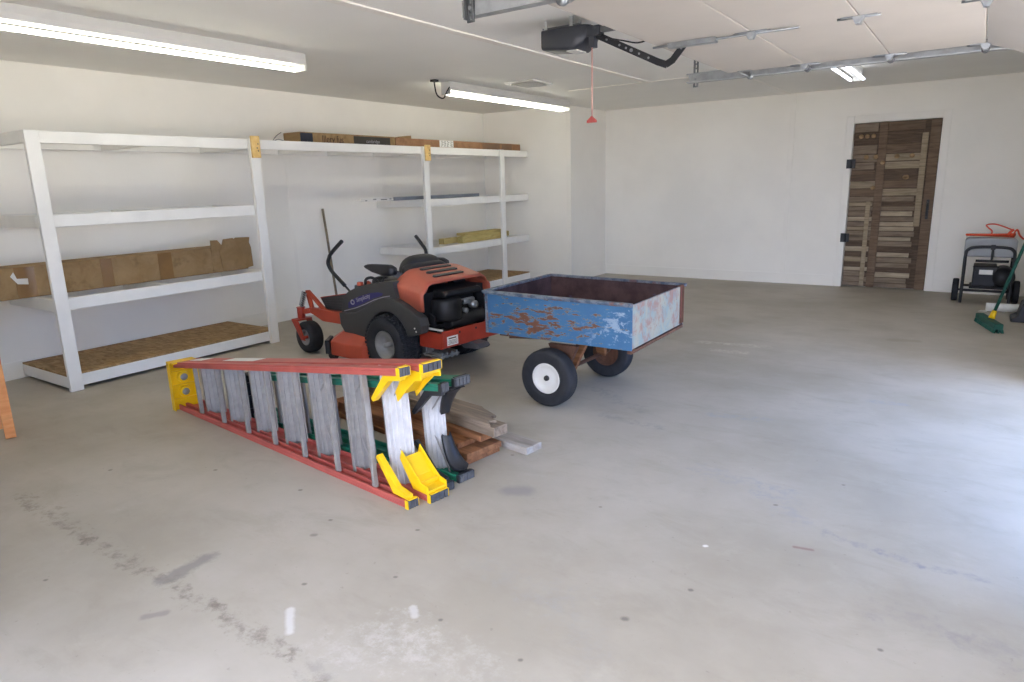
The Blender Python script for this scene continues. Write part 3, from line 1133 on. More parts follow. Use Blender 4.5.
    for zz_ in (0.36, 0.66):
        b.lathe([(x0 - 0.0001, 0.040), (x0 - 0.026, 0.036), (x0 - 0.026, 0.0)], (0, (yc0 + yc1) / 2, wz * zz_), 'X', 24)
    o = b.build('top_cap', capmat, t, 0.003)
    for zz_ in (0.36, 0.66):
        b = MB()
        b.lathe([(x0 - 0.0262, 0.024), (x0 - 0.029, 0.024), (x0 - 0.029, 0.0)], (0, (yc0 + yc1) / 2, wz * zz_), 'X', 16)
        b.build('cap_boss', 'rim', o)
    return t


rl = ladder('step_ladder', 'red fiberglass stepladder with yellow boots lying on its side, nearest the camera',
       (-2.0, 2.02, 0.0), math.radians(170.3), 2.31, 0.662, 0.332, 'redfg', 'yellow', 'yellow', 7, 0.055, 0.104, 0.135, 0.05, 'tray', 0.17, 0.19, -0.03)
for (xa, xb) in ((1.42, 1.78), (2.06, 2.22)):
    def _q(x):
        z_ = 0.662 + (0.332 - 0.662) * x / 2.31
        y_ = 0.19 * x / 2.31
        return [(x, -0.118 + y_, z_ + 0.0006), (x, -0.200 + y_, z_ + 0.0006), (x, -0.200 + y_, z_ + 0.0016), (x, -0.118 + y_, z_ + 0.0016)]
    b = MB().hexa(_q(xa), _q(xb))
    b.build('label_sticker', 'paper', rl)['label'] = 'white sticker on the upper red rail'
t = ladder('step_ladder', 'green fiberglass stepladder with black boots lying behind the red one',
           (-1.97, 2.255, 0.0), math.radians(170.3), 1.72, 0.532, 0.30, 'greenfg', 'black', 'black', 5, 0.04, 0.092, 0.125, 0.06, 'scoop', 0.16, 0.16, 0.02)

# ------------------------------------------------------------------ boards beside the ladders
BF = math.radians(170.3)
bx, by = Vector((math.cos(BF), math.sin(BF))), Vector((-math.sin(BF), math.cos(BF)))


def board(lab, x0, x1, y0, y1, z0, h_, mat, dang=0.0, roll=0.0, ragged=False):
    cx, cy = (x0 + x1) / 2, (y0 + y1) / 2
    P = Vector((-2.0, 2.02)) + bx * cx + by * cy
    L, W_ = abs(x1 - x0), abs(y1 - y0)
    b = MB()
    if ragged:
        poly = [(L / 2, -W_ / 2), (L / 2, W_ / 2), (-L / 2, W_ / 2), (-L / 2 + 0.05, W_ * 0.3), (-L / 2 + 0.02, W_ * 0.12), (-L / 2 + 0.10, -W_ * 0.05), (-L / 2 + 0.08, -W_ * 0.2), (-L / 2 + 0.22, -W_ * 0.42), (-L / 2 + 0.25, -W_ / 2)]
        b.prism(poly, 0, h_, 'XY')
    else:
        b.box((0, 0, h_ / 2), (L, W_, h_))
    o = b.build('wood_plank', mat, None, 0.004, (P.x, P.y, z0), (roll, 0, BF + dang))
    return tag(o, lab, 'plank', 'old boards stacked beside the ladders')


board('whitewashed board sticking out to the right at the bottom of the stack', 0.0, 1.30, -0.79, -0.915, 0.0, 0.04, 'whitewood', 0.02)
board('lowest brown plank of the stack, lying flat on the concrete', 0.15, 1.45, -0.49, -0.74, 0.0, 0.034, 'brownwood', 0.02)
board('brown plank second from the bottom, square cut end towards the camera', 0.13, 1.40, -0.50, -0.75, 0.035, 0.034, 'brownwood', -0.01)
board('narrow orange brown plank on the near side of the pile', 0.22, 1.42, -0.50, -0.63, 0.070, 0.030, 'brownwood', 0.015)
board('long brown plank in the middle of the pile, below the grey boards', 0.14, 1.45, -0.60, -0.76, 0.101, 0.036, 'brownwood', 0.0)
board('thick grey brown board under the ragged one, sawn end facing right', 0.06, 1.40, -0.63, -0.73, 0.138, 0.054, 'greywood', -0.01)
board('weathered grey board with a ragged torn end on top of the stack', 0.08, 1.38, -0.625, -0.80, 0.193, 0.016, 'greywood', -0.01, 0.0, True)

# ------------------------------------------------------------------ wheels
def tyre_profile(r, w_, ri, rnd=0.3):
    # (along, radius) closed ring, rounded shoulders
    h = w_ / 2
    rb = min(h, (r - ri)) * rnd * 1.6
    pts = [(-h * 0.72, ri), (-h * 0.98, ri + (r - ri) * 0.25), (-h, ri + (r - ri) * 0.5)]
    for k in range(5):
        a = k / 4 * PI / 2
        pts.append((-h + rb * (1 - math.cos(a)), r - rb + rb * math.sin(a)))
    pts += [(-p, q) for p, q in reversed(pts)]
    return pts


def wheel(t, name, c, r, w_, ri, rimmat, side, hubmat='black', tread=None, dish=0.35, rimlabel=None):
    """side: +1 / -1, the y direction of the outer face; rim and hub are sub-parts"""
    b = MB()
    b.lathe(tyre_profile(r, w_, ri), (0, 0, 0), 'Y', 48, True)
    if tread == 'turf':
        n = 46
        for k in range(n):
            for j, yy in enumerate((-0.40, -0.20, 0.0, 0.20, 0.40)):
                a = 2 * PI * (k + (0.5 if j % 2 else 0)) / n
                R = rotm('Y', -a)
                p = R @ Vector((r + 0.001 - 0.004 * (abs(yy) > .3), 0, 0))
                b.box((p.x, yy * w_ * 0.9, p.z), (0.018, w_ * 0.13, 2 * PI * r / n * 0.62), R)
    elif tread == 'rib':
        for yy in (-0.28, 0, 0.28):
            b.lathe([(yy * w_ - 0.006, r - 0.002), (yy * w_ - 0.004, r + 0.004), (yy * w_ + 0.004, r + 0.004), (yy * w_ + 0.006, r - 0.002)], (0, 0, 0), 'Y', 48, True)
    o = b.build(name, 'rubber', t, 0, c)
    b = MB()
    h = w_ / 2
    s = side
    prof = [(s * h * 0.80, ri + 0.004), (s * h * 0.84, ri - 0.004), (s * h * 0.72, ri - 0.012), (s * h * (0.72 - dish), ri * 0.80), (s * h * (0.66 - dish), ri * 0.55), (s * h * (0.70 - dish), ri * 0.30), (s * h * (0.70 - dish), 0.001)]
    b.lathe(prof, (0, 0, 0), 'Y', 36)
    b.lathe([(-s * h * 0.80, ri + 0.004), (-s * h * 0.7, ri - 0.01), (-s * h * 0.3, ri * 0.8), (-s * h * 0.3, 0.001)], (0, 0, 0), 'Y', 36)
    rm = b.build('rim', rimmat, o)
    if rimlabel:
        rm['label'] = rimlabel
    b = MB()
    hr = ri * 0.19
    b.lathe([(s * h * (0.70 - dish), hr), (s * h * 0.80, hr * 0.9), (s * h * 0.82, 0.001)], (0, 0, 0), 'Y', 16)
    b.build('hub', hubmat, o)
    return o


# ------------------------------------------------------------------ zero-turn mower
mw = thing('riding_mower', 'orange and charcoal riding mower parked between the shelves and the blue cart', 'mower', (-3.63, 4.07, 0), math.radians(174))
for s, nm in ((1, ''), (-1, '')):
    wheel(mw, 'rear_wheel', (0, s * 0.39, 0.232), 0.228, 0.215, 0.112, 'rim', s, 'rim', 'turf', 0.55, 'grey steel rim')
    wheel(mw, 'caster_wheel', (1.16, s * 0.385, 0.143), 0.141, 0.125, 0.068, 'rim', s, 'mowerlow', None, 0.3)
    # caster fork and pivot head
    b = MB()
    b.tube([(1.262, s * 0.385, 0.30), (1.262, s * 0.385, 0.395)], 0.034, 14)
    b.tube([(1.262, s * 0.385, 0.395), (1.262, s * 0.385, 0.402)], 0.040, 14)
    for e in (-1, 1):
        y_ = s * 0.385 + e * 0.070
        b.hexa([(1.215, y_ - 0.006, 0.285), (1.31, y_ - 0.006, 0.285), (1.31, y_ + 0.006, 0.285), (1.215, y_ + 0.006, 0.285)],
               [(1.13, y_ - 0.006, 0.12), (1.185, y_ - 0.006, 0.12), (1.185, y_ + 0.006, 0.12), (1.13, y_ + 0.006, 0.12)])
    b.bb(1.215, 1.31, s * 0.385 - 0.076, s * 0.385 + 0.076, 0.286, 0.300)
    b.tube([(1.16, s * 0.385 - 0.083, 0.143), (1.16, s * 0.385 + 0.083, 0.143)], 0.014, 10)
    b.build('caster_fork', 'mowerlow', mw, 0.003)
    # front arm and triangular spring tower
    b = MB()
    y0, y1 = s * 0.30, s * 0.345
    b.prism([(0.70, 0.295), (1.00, 0.292), (1.13, 0.335), (1.20, 0.352), (1.20, 0.395), (0.98, 0.395), (0.70, 0.398)], y0, y1, 'XZ')
    b.bar((1.19, s * 0.33, 0.37), (1.262, s * 0.372, 0.355), 0.05, 0.045)
    b.build('front_arm', 'mower', mw, 0.004)
    b = MB()
    b.prism([(1.15, 0.396), (1.195, 0.396), (1.235, 0.520), (1.235, 0.548), (1.195, 0.552), (0.955, 0.396), (1.02, 0.396), (1.185, 0.505)], s * 0.315, s * 0.340, 'XZ')
    b.build('spring_tower', 'mower', mw, 0.003)
    b = MB()
    p0, p1 = Vector((1.215, s * 0.362, 0.535)), Vector((1.262, s * 0.376, 0.405))
    d = (p1 - p0).normalized()
    sd = d.cross(Vector((0, 1, 0))).normalized()
    u_ = sd.cross(d)
    coil = [p0 + (p1 - p0) * (k / 72) + (sd * math.cos(k / 72 * 2 * PI * 7) + u_ * math.sin(k / 72 * 2 * PI * 7)) * 0.021 for k in range(73)]
    b.tube(coil, 0.005, 6)
    b.build('suspension_spring', 'springm', mw)
    b = MB()
    b.tube([p0, p1], 0.011, 10)
    b.build('damper', 'black', mw)
b = MB()
b.bb(1.13, 1.18, -0.299, 0.299, 0.34, 0.385)
b.build('front_beam', 'mower', mw, 0.004)
for s in (1, -1):
    b = MB()
    b.prism([(0.62, 0.40), (0.62, 0.562), (1.10, 0.482), (1.03, 0.40)], s * 0.262, s * 0.278, 'XZ')
    for k in range(4):
        b.bar((0.64, s * 0.280, 0.435 + k * 0.030), (1.04, s * 0.280, 0.425 + k * 0.018), 0.005, 0.006)
    o = b.build('foot_guard', 'charcoal', mw)
    b = MB()
    b.bar((0.62, s * 0.270, 0.566), (1.10, s * 0.270, 0.486), 0.018, 0.007)
    b.build('guard_edge', 'mowerlow', o)
# foot platform with ribs
b = MB()
b.bb(0.60, 1.129, -0.284, 0.299, 0.375, 0.395)
for k in range(11):
    b.bb(0.70 + k * 0.036, 0.715 + k * 0.036, -0.27, 0.285, 0.3951, 0.402)
b.hexa([(0.60, -0.28, 0.396), (0.70, -0.28, 0.396), (0.70, 0.28, 0.396), (0.60, 0.28, 0.396)], [(0.50, -0.28, 0.52), (0.52, -0.28, 0.52), (0.52, 0.28, 0.52), (0.50, 0.28, 0.52)])
b.build('foot_platform', 'charcoal', mw, 0.003)
# frame
b = MB()
for s in (1, -1):
    b.bb(-0.45, 0.70, s * 0.20, s * 0.25, 0.24, 0.32)
b.build('frame', 'mowerlow', mw, 0.004)
# cutting deck
b = MB()
out = [(0.16, 0.42), (0.24, 0.52), (0.42, 0.54), (0.62, 0.54), (0.76, 0.40), (0.78, 0.15), (0.78, -0.15), (0.76, -0.40), (0.62, -0.54), (0.42, -0.54), (0.24, -0.52), (0.16, -0.42)]
b.loft([[(x, y, 0.085) for x, y in out], [(x, y, 0.20) for x, y in out], [((x - 0.46) * 0.96 + 0.46, y * 0.95, 0.215) for x, y in out], [((x - 0.46) * 0.72 + 0.46, y * 0.78, 0.275) for x, y in out]], True, True, False)
b.build('cutting_deck', 'mower', mw, 0.006)
b = MB()
b.prism([(0.63, 0.545), (0.765, 0.41), (0.80, 0.42), (0.66, 0.57)], 0.09, 0.205, 'XY')
b.build('deck_guard', 'black', mw, 0.003)
for s in (1, -1):
    b = MB()
    b.bb(0.34, 0.50, s * 0.30, s * 0.41, 0.277, 0.325)
    b.build('belt_cover', 'mower', mw, 0.006)
for s in (1, -1):
    b = MB()
    b.lathe([(-0.02, 0.05), (0.02, 0.05)], (0.74, s * 0.44, 0.055), 'Y', 16)
    b.lathe([(-0.02, 0.05), (-0.02, 0.001)], (0.74, s * 0.44, 0.055), 'Y', 16)
    b.lathe([(0.02, 0.05), (0.02, 0.001)], (0.74, s * 0.44, 0.055), 'Y', 16)
    b.bb(0.72, 0.76, s * 0.44 - 0.03, s * 0.44 - 0.022, 0.05, 0.19)
    b.build('gauge_roller', 'black', mw)


# side fenders and consoles
def swoosh():
    return [(0.62, 0.424), (0.54, 0.426), (0.47, 0.433), (0.40, 0.446), (0.338, 0.468), (0.28, 0.495), (0.221, 0.528), (0.16, 0.558), (0.10, 0.582), (0.03, 0.599), (-0.05, 0.603), (-0.11, 0.592), (-0.20, 0.562), (-0.30, 0.518), (-0.375, 0.480)]


for s in (1, -1):
    top = swoosh()
    arch = [(-0.248 * math.cos(a), 0.225 + 0.268 * math.sin(a)) for a in [(-0.10 + k * (PI + 0.05) / 14) for k in range(15)]]
    poly = top + [(-0.392, 0.42), (-0.375, 0.36)] + [p_ for p_ in arch if p_[0] > -0.235] + [(0.30, 0.19), (0.42, 0.21), (0.56, 0.26), (0.61, 0.32)]
    b = MB()
    b.prism(poly, s * 0.35, s * 0.435, 'XZ')
    b.build('fender', 'charcoal', mw, 0.010)
    b = MB()
    b.prism([(-0.36, 0.30), (-0.36, 0.46), (-0.10, 0.575), (0.10, 0.56), (0.40, 0.44), (0.60, 0.41), (0.56, 0.27), (0.30, 0.22), (-0.20, 0.22)], s * 0.252, s * 0.270, 'XZ')
    b.build('wheel_well', 'black', mw)
    # inner wheel well top and step to the console
    cons = [(0.615, 0.425), (0.60, 0.50), (0.565, 0.57), (0.50, 0.608), (0.43, 0.634), (0.257, 0.682), (0.08, 0.710), (-0.02, 0.722), (-0.06, 0.722), (-0.10, 0.59), (-0.11, 0.595)]
    low = [(x, y - 0.004) for x, y in swoosh() if x > -0.11][::-1]
    b = MB()
    b.prism(cons[:-2] + [(-0.10, 0.60)] + low, s * 0.22, s * 0.405, 'XZ')
    c_ = b.build('console', 'charcoal', mw, 0.012)
    b = MB()
    yo = s * 0.4065
    dec = [(0.520, 0.465), (0.42, 0.488), (0.30, 0.530), (0.18, 0.578), (0.08, 0.606), (0.06, 0.625), (0.12, 0.630), (0.22, 0.616), (0.36, 0.578), (0.48, 0.535), (0.515, 0.510)]
    b.prism(dec, yo - s * 0.002, yo, 'XZ')
    d_ = b.build('decal', 'purple', c_)
    d_['label'] = 'purple swoosh decal with pale lettering'
    b = MB()
    line = [(0.58, 0.437), (0.42, 0.477), (0.30, 0.517), (0.18, 0.563), (0.06, 0.597), (-0.02, 0.612)]
    for (p, q), (p2, q2) in zip(line[:-1], line[1:]):
        b.hexa([(p, yo - s * 0.002, q - 0.003), (p, yo + s * 0.0004, q - 0.003), (p, yo + s * 0.0004, q + 0.004), (p, yo - s * 0.002, q + 0.004)],
               [(p2, yo - s * 0.002, q2 - 0.003), (p2, yo + s * 0.0004, q2 - 0.003), (p2, yo + s * 0.0004, q2 + 0.004), (p2, yo - s * 0.002, q2 + 0.004)])
    b.build('pinstripe', 'decal', c_)
    if s > 0:
        # lettering runs from the front towards the rear, climbing with the swoosh
        rot = Matrix(((-1, 0, 0), (0, 0, 1), (0, 1, 0))) @ Matrix.Rotation(math.radians(17), 3, 'Z')
        text_mesh('lettering', 'Simplicity', 'decal', c_, 0.050, (0.315, yo + 0.001, 0.568), rot.to_euler(), 'CENTER', 0.0008)
        b = MB()
        ring = [(0.455 + 0.022 * math.cos(2 * PI * k / 20), yo + 0.001, 0.522 + 0.017 * math.sin(2 * PI * k / 20)) for k in range(21)]
        b.tube(ring, 0.005, 6, False)
        b.build('ring_emblem', 'decal', c_)
    # bolts on the rear of the fender
    if s > 0:
        b = MB()
        for (x_, z_) in ((-0.318, 0.398), (-0.333, 0.375)):
            b.lathe([(s * 0.435, 0.007), (s * 0.438, 0.007), (s * 0.438, 0.001)], (x_, 0, z_), 'Y', 8)
        b.build('bolt', 'white', mw)
b = MB()
b.bb(-0.05, 0.60, -0.219, 0.219, 0.50, 0.56)
b.build('seat_deck', 'charcoal', mw, 0.006)

# engine hood: lofted shell open to the rear
secs = []
for (x, hw, zs, zc, zt, pw) in ((-0.015, 0.365, 0.600, 0.700, 0.765, 0.25), (-0.06, 0.37, 0.575, 0.712, 0.800, 0.245), (-0.12, 0.375, 0.555, 0.700, 0.796, 0.25), (-0.22, 0.375, 0.530, 0.682, 0.765, 0.27), (-0.32, 0.375, 0.512, 0.668, 0.732, 0.29), (-0.355, 0.372, 0.512, 0.655, 0.716, 0.29)):
    secs.append([(x, hw, zs), (x, hw, zc - 0.03), (x, hw - 0.006, zc - 0.008), (x, hw - 0.03, zc + 0.006), (x, pw + 0.02, zt - 0.012), (x, pw - 0.02, zt), (x, 0.1, zt + 0.004), (x, -0.1, zt + 0.004), (x, -pw + 0.02, zt), (x, -pw - 0.02, zt - 0.012), (x, -hw + 0.03, zc + 0.006), (x, -hw + 0.006, zc - 0.008), (x, -hw, zc - 0.03), (x, -hw, zs)])
b = MB()
b.loft(secs, False, False)
front = secs[0]
b._add([Vector(p) for p in front] + [Vector((-0.015, -0.365, 0.60)), ], [tuple(range(len(front)))])
hd = b.build('engine_hood', 'hoodpaint', mw, 0, None, None, 0.012)
b = MB()
for i, (x_, z_) in enumerate(((-0.135, 0.796), (-0.205, 0.776), (-0.275, 0.752))):
    R = rotm('Y', -0.32)
    b.box((x_, 0.02, z_ + 0.0005), (0.030, 0.30, 0.012), R)
    for e in (-1, 1):
        b.lathe([(-0.006, 0.015), (0.006, 0.015), (0.006, 0.001)], (x_, 0.02 + e * 0.15, z_), 'Z', 12)
b.build('louvre_slot', 'black', hd)
b = MB()
b.hexa([(-0.352, -0.27, 0.7285), (-0.335, -0.27, 0.7335), (-0.335, 0.25, 0.7335), (-0.352, 0.25, 0.7285)], [(-0.352, -0.27, 0.7295), (-0.335, -0.27, 0.7345), (-0.335, 0.25, 0.7345), (-0.352, 0.25, 0.7295)])
b.build('highlight_edge', 'mower', hd)

# seat
def pad(name, mat, c, rx, ry, rz_, ex=3.2, rot=None, n=28, m=14):
    b = MB()
    vs, fs = [], []
    sg = lambda v, e: math.copysign(abs(v) ** e, v)
    for i in range(m + 1):
        ph = -PI / 2 + PI * i / m
        for k in range(n):
            th = 2 * PI * k / n
            e = 2 / ex
            vs.append(Vector((rx * sg(math.cos(ph), e) * sg(math.cos(th), e), ry * sg(math.cos(ph), e) * sg(math.sin(th), e), rz_ * sg(math.sin(ph), e))))
    for i in range(m):
        for k in range(n):
            fs.append((i * n + k, i * n + (k + 1) % n, (i + 1) * n + (k + 1) % n, (i + 1) * n + k))
    b._add(vs, fs, True)
    bmesh.ops.remove_doubles(b.b, verts=b.b.verts, dist=1e-5)
    return b.build(name, mat, mw, 0, c, rot)


pad('seat_cushion', 'darkvinyl', (0.30, 0, 0.635), 0.22, 0.21, 0.075, 4)
pad('seat_back', 'darkvinyl', (0.075, 0, 0.735), 0.075, 0.205, 0.155, 3.0, (0, -0.18, 0))
pad('seat_pan', 'black', (0.025, 0, 0.715), 0.07, 0.222, 0.125, 4.0, (0, -0.18, 0))
for s in (1, -1):
    b = MB()
    y_ = s * 0.285
    secs = []
    for (x_, zc, hh, hw) in ((0.405, 0.803, 0.010, 0.020), (0.37, 0.803, 0.020, 0.030), (0.30, 0.794, 0.034, 0.034), (0.18, 0.786, 0.045, 0.036), (0.10, 0.788, 0.044, 0.036), (0.05, 0.785, 0.030, 0.028)):
        secs.append([(x_, y_ + hw * math.copysign(abs(math.cos(2 * PI * k / 14)) ** 0.6, math.cos(2 * PI * k / 14)), zc + hh * math.copysign(abs(math.sin(2 * PI * k / 14)) ** 0.6, math.sin(2 * PI * k / 14))) for k in range(14)])
    b.loft(secs, True)
    b.bar((0.09, y_ - s * 0.01, 0.775), (0.03, s * 0.215, 0.73), 0.03, 0.05)
    b.build('armrest', 'darkvinyl', mw)

# drive levers
pts = [(0.600, 0.30, 0.55), (0.640, 0.30, 0.59), (0.753, 0.30, 0.665), (0.862, 0.30, 0.738), (0.905, 0.30, 0.800), (0.885, 0.30, 0.850), (0.842, 0.30, 0.895), (0.690, 0.295, 0.997)]
sp = spline(pts, 6)
b = MB()
b.tube(sp[:10], 0.009, 10)
b.build('drive_lever', 'black', mw)
b = MB()
b.tube(sp[9:], 0.0165, 12)
b.build('lever_grip', 'black', mw)
pts = [(0.40, -0.30, 0.55), (0.36, -0.33, 0.70), (0.39, -0.365, 0.86), (0.45, -0.375, 0.925), (0.535, -0.385, 0.993)]
sp = spline(pts, 6)
b = MB()
b.tube(sp[:12], 0.009, 10)
b.build('drive_lever', 'black', mw)
b = MB()
b.tube(sp[11:], 0.0155, 12)
b.build('lever_grip', 'black', mw)
# fuel cap, lift handle loop, small levers
b = MB()
b.lathe([(0.0, 0.028), (0.028, 0.026), (0.032, 0.020), (0.032, 0.001)], (0.48, 0.30, 0.640), 'Z', 16)
b.build('fuel_cap', 'mower', mw)['label'] = 'orange fuel cap'
b = MB()
b.lathe([(0.0, 0.045), (0.045, 0.04), (0.045, 0.001)], (0.49, 0.30, 0.600), 'Z', 16)
b.build('filler_neck', 'black', mw)
b = MB()
b.tube(spline([(0.42, 0.30, 0.60), (0.413, 0.30, 0.655), (0.395, 0.30, 0.70), (0.323, 0.30, 0.718), (0.257, 0.30, 0.695), (0.228, 0.30, 0.66)], 5), 0.012, 10)
b.build('lift_handle', 'black', mw)
b = MB()
b.tube([(0.27, 0.27, 0.64), (0.25, 0.26, 0.715)], 0.006, 8)
b.tube([(0.31, 0.26, 0.712), (0.19, 0.25, 0.722)], 0.008, 8)
b.tube([(0.23, 0.28, 0.64), (0.19, 0.28, 0.735)], 0.006, 8)
b.build('choke_lever', 'black', mw)

# engine under the hood
b = MB()
b.bb(-0.37, -0.03, -0.30, 0.30, 0.36, 0.40)
b.bb(-0.30, -0.04, -0.34, 0.34, 0.40, 0.64)
for k in range(7):
    b.bb(-0.345, -0.30, -0.30 + k * 0.012, -0.295 + k * 0.012, 0.42, 0.60)
b.build('engine_block', 'engine', mw, 0.008)
b = MB()
b.lathe([(-0.085, 0.001), (-0.085, 0.105), (-0.06, 0.118), (0.07, 0.118), (0.085, 0.105), (0.085, 0.001)], (-0.355, 0.135, 0.505), 'Z', 28)
b.build('air_cleaner', 'engine', mw)
b = MB()
b.prism([(-0.30, 0.595), (-0.42, 0.60), (-0.44, 0.625), (-0.42, 0.65), (-0.30, 0.66)], -0.18, 0.22, 'XZ')
b.build('blower_housing', 'engine', mw, 0.012)
b = MB()
b.lathe([(-0.05, 0.001), (-0.05, 0.022), (0.05, 0.022), (0.05, 0.001)], (-0.40, -0.05, 0.545), 'Y', 14)
b.lathe([(-0.03, 0.001), (-0.03, 0.03), (0.03, 0.03), (0.03, 0.001)], (-0.41, -0.105, 0.51), 'X', 14)
b.bb(-0.42, -0.38, -0.12, 0.01, 0.525, 0.54)
b.lathe([(-0.02, 0.001), (-0.02, 0.022), (0.02, 0.022), (0.02, 0.001)], (-0.41, -0.01, 0.475), 'X', 14)
b.tube(spline([(-0.40, 0.02, 0.56), (-0.43, -0.03, 0.57), (-0.43, -0.09, 0.565), (-0.40, -0.12, 0.53)], 5), 0.007, 8)
b.build('carburettor', 'springm', mw)['label'] = 'silver carburettor parts'
b = MB()
b.lathe([(-0.20, 0.001), (-0.20, 0.05), (-0.19, 0.06), (0.19, 0.06), (0.20, 0.05), (0.20, 0.001)], (-0.39, -0.02, 0.410), 'Y', 20)
b.build('muffler', 'engine', mw)
# rear bumper
b = MB()
b.bb(-0.51, -0.495, -0.34, 0.335, 0.245, 0.375)
b.bb(-0.495, -0.25, 0.325, 0.335, 0.235, 0.36)
b.bb(-0.495, -0.25, -0.34, -0.33, 0.235, 0.36)
b.build('rear_bumper', 'mowerlow', mw, 0.004)
b = MB()
b.hexa([(-0.50, 0.322, 0.378), (-0.50, 0.338, 0.378), (-0.50, 0.338, 0.390), (-0.50, 0.322, 0.390)], [(-0.30, 0.322, 0.378), (-0.30, 0.338, 0.378), (-0.30, 0.338, 0.390), (-0.30, 0.322, 0.390)])
b.build('edge_strip', 'white', mw)['label'] = 'pale metal edge strip'
b = MB()
b.bb(-0.5115, -0.5102, 0.18, 0.295, 0.260, 0.330)
o = b.build('warning_sticker', 'paper', mw)
o['label'] = 'white sticker with a black header'
b = MB()
b.bb(-0.5122, -0.5116, 0.20, 0.28, 0.310, 0.319)
for k in range(4):
    b.bb(-0.5122, -0.5116, 0.19, 0.285 - 0.01 * (k % 2), 0.270 + k * 0.009, 0.273 + k * 0.009)
b.build('print', 'ink', o)
b = MB()
for (y_, z_) in ((0.16, 0.345), (-0.02, 0.345), (-0.2, 0.345)):
    b.lathe([(-0.5115, 0.010), (-0.5105, 0.010), (-0.5105, 0.001)], (0, y_, z_), 'X', 12)
    b.lathe([(-0.5115, 0.010), (-0.5115, 0.001)], (0, y_, z_), 'X', 12)
b.build('bolt_hole', 'black', mw)
b = MB()
b.prism([(-0.50, 0.25), (-0.60, 0.24), (-0.62, 0.215), (-0.60, 0.20), (-0.45, 0.19), (-0.40, 0.22)], -0.06, 0.06, 'XZ')
b.build('hitch_plate', 'dkgrey', mw, 0.004)
# transaxles between the rear wheels
b = MB()
b.lathe([(0.06, 0.001), (0.06, 0.06), (0.14, 0.075), (0.22, 0.06), (0.27, 0.035), (0.27, 0.001)], (-0.05, 0, 0.20), 'Y', 18)
b.lathe([(-0.06, 0.001), (-0.06, 0.06), (-0.14, 0.075), (-0.22, 0.06), (-0.27, 0.035), (-0.27, 0.001)], (-0.05, 0, 0.20), 'Y', 18)
b.bb(-0.24, -0.08, 0.10, 0.26, 0.15, 0.235)
b.bb(-0.24, -0.08, -0.26, -0.10, 0.15, 0.235)
for k in range(5):
    b.bb(-0.30, -0.24, 0.12 + k * 0.03, 0.13 + k * 0.03, 0.15, 0.21)
b.bb(-0.27, 0.03, -0.20, 0.20, 0.20, 0.245)
for k in range(4):
    b.bb(-0.42, -0.30, 0.10 + k * 0.05, 0.12 + k * 0.05, 0.135, 0.185)
b.bb(-0.43, -0.24, 0.09, 0.29, 0.15, 0.165)
b.build('transaxle', 'rim', mw, 0.004)

# ------------------------------------------------------------------ blue cart
ct = thing('dump_cart', 'chipped blue steel dump cart on two wheels behind the mower', 'cart', (-2.152, 4.03, 0), math.radians(0.6))
TX = -1.15 * PI / 180 * 0.9
x0, x1, w2 = -0.535, 0.53, 0.435
zb, zt = 0.436, 0.718
tl_ = lambda x: -0.012 * x   # bed sits slightly nose up


def pan(name, xa, xb, ya, yb, za, zb_, mats, faces, parent=None):
    b = MB()
    b.hexa([(xa, ya, za + tl_(xa)), (xa, yb, za + tl_(xa)), (xa, yb, zb_ + tl_(xa)), (xa, ya, zb_ + tl_(xa))],
           [(xb, ya, za + tl_(xb)), (xb, yb, za + tl_(xb)), (xb, yb, zb_ + tl_(xb)), (xb, ya, zb_ + tl_(xb))])
    b.b.normal_update()
    bmesh.ops.recalc_face_normals(b.b, faces=b.b.faces)
    for f in b.b.faces:
        f.material_index = faces(f.normal, f.calc_center_median())
    return b.build(name, mats, parent or ct)


CM = ['cblue', 'cin', 'cgate', 'cedge']
pan('side_panel', x0, x1, -w2, -w2 + 0.006, zb, zt, CM, lambda n, c: 1 if n.y > 0.5 else (3 if abs(n.z) > .5 else 0))
pan('side_panel', x0, x1, w2 - 0.006, w2, zb, zt, CM, lambda n, c: 1 if n.y < -0.5 else (3 if abs(n.z) > .5 else 0))
pan('front_panel', x0, x0 + 0.006, -w2 + 0.0065, w2 - 0.0065, zb, zt, CM, lambda n, c: 1 if n.x > 0.5 else 0)
g = pan('tailgate', x1 - 0.012, x1 + 0.002, -w2 + 0.0065, w2 - 0.075, zb + 0.012, zt - 0.004, CM, lambda n, c: 1 if n.x < -0.5 else (3 if n.z > .5 else 2))
g['label'] = 'faded pale blue and pink tailgate'
b = MB()
for (ya, yb, xx) in ((w2 - 0.074, w2 - 0.056, 0.004), (w2 - 0.045, w2 - 0.030, 0.006), (w2 - 0.016, w2 + 0.004, 0.006)):
    b.bb(x1 - 0.02, x1 + xx, ya, yb, zb + 0.01, zt - 0.004)
b.bb(x1 - 0.02, x1 - 0.004, w2 - 0.074, w2 - 0.006, zb + 0.01, zt - 0.004)
b.build('latch_channel', 'rust', ct, 0.003)
b = MB()
b.bb(x1 - 0.004, x1 + 0.006, w2 - 0.056, w2 - 0.046, zb + 0.05, zt - 0.006)
b.build('paint_stripe', plain('dull_red_stripe', '7d3f36', 0.6, 0, 0.3, 20), ct)
pan('floor_pan', x0 + 0.0065, x1 - 0.0125, -w2 + 0.0065, w2 - 0.0065, zb + 0.002, zb + 0.010, CM, lambda n, c: 1 if n.z > 0 else 3)
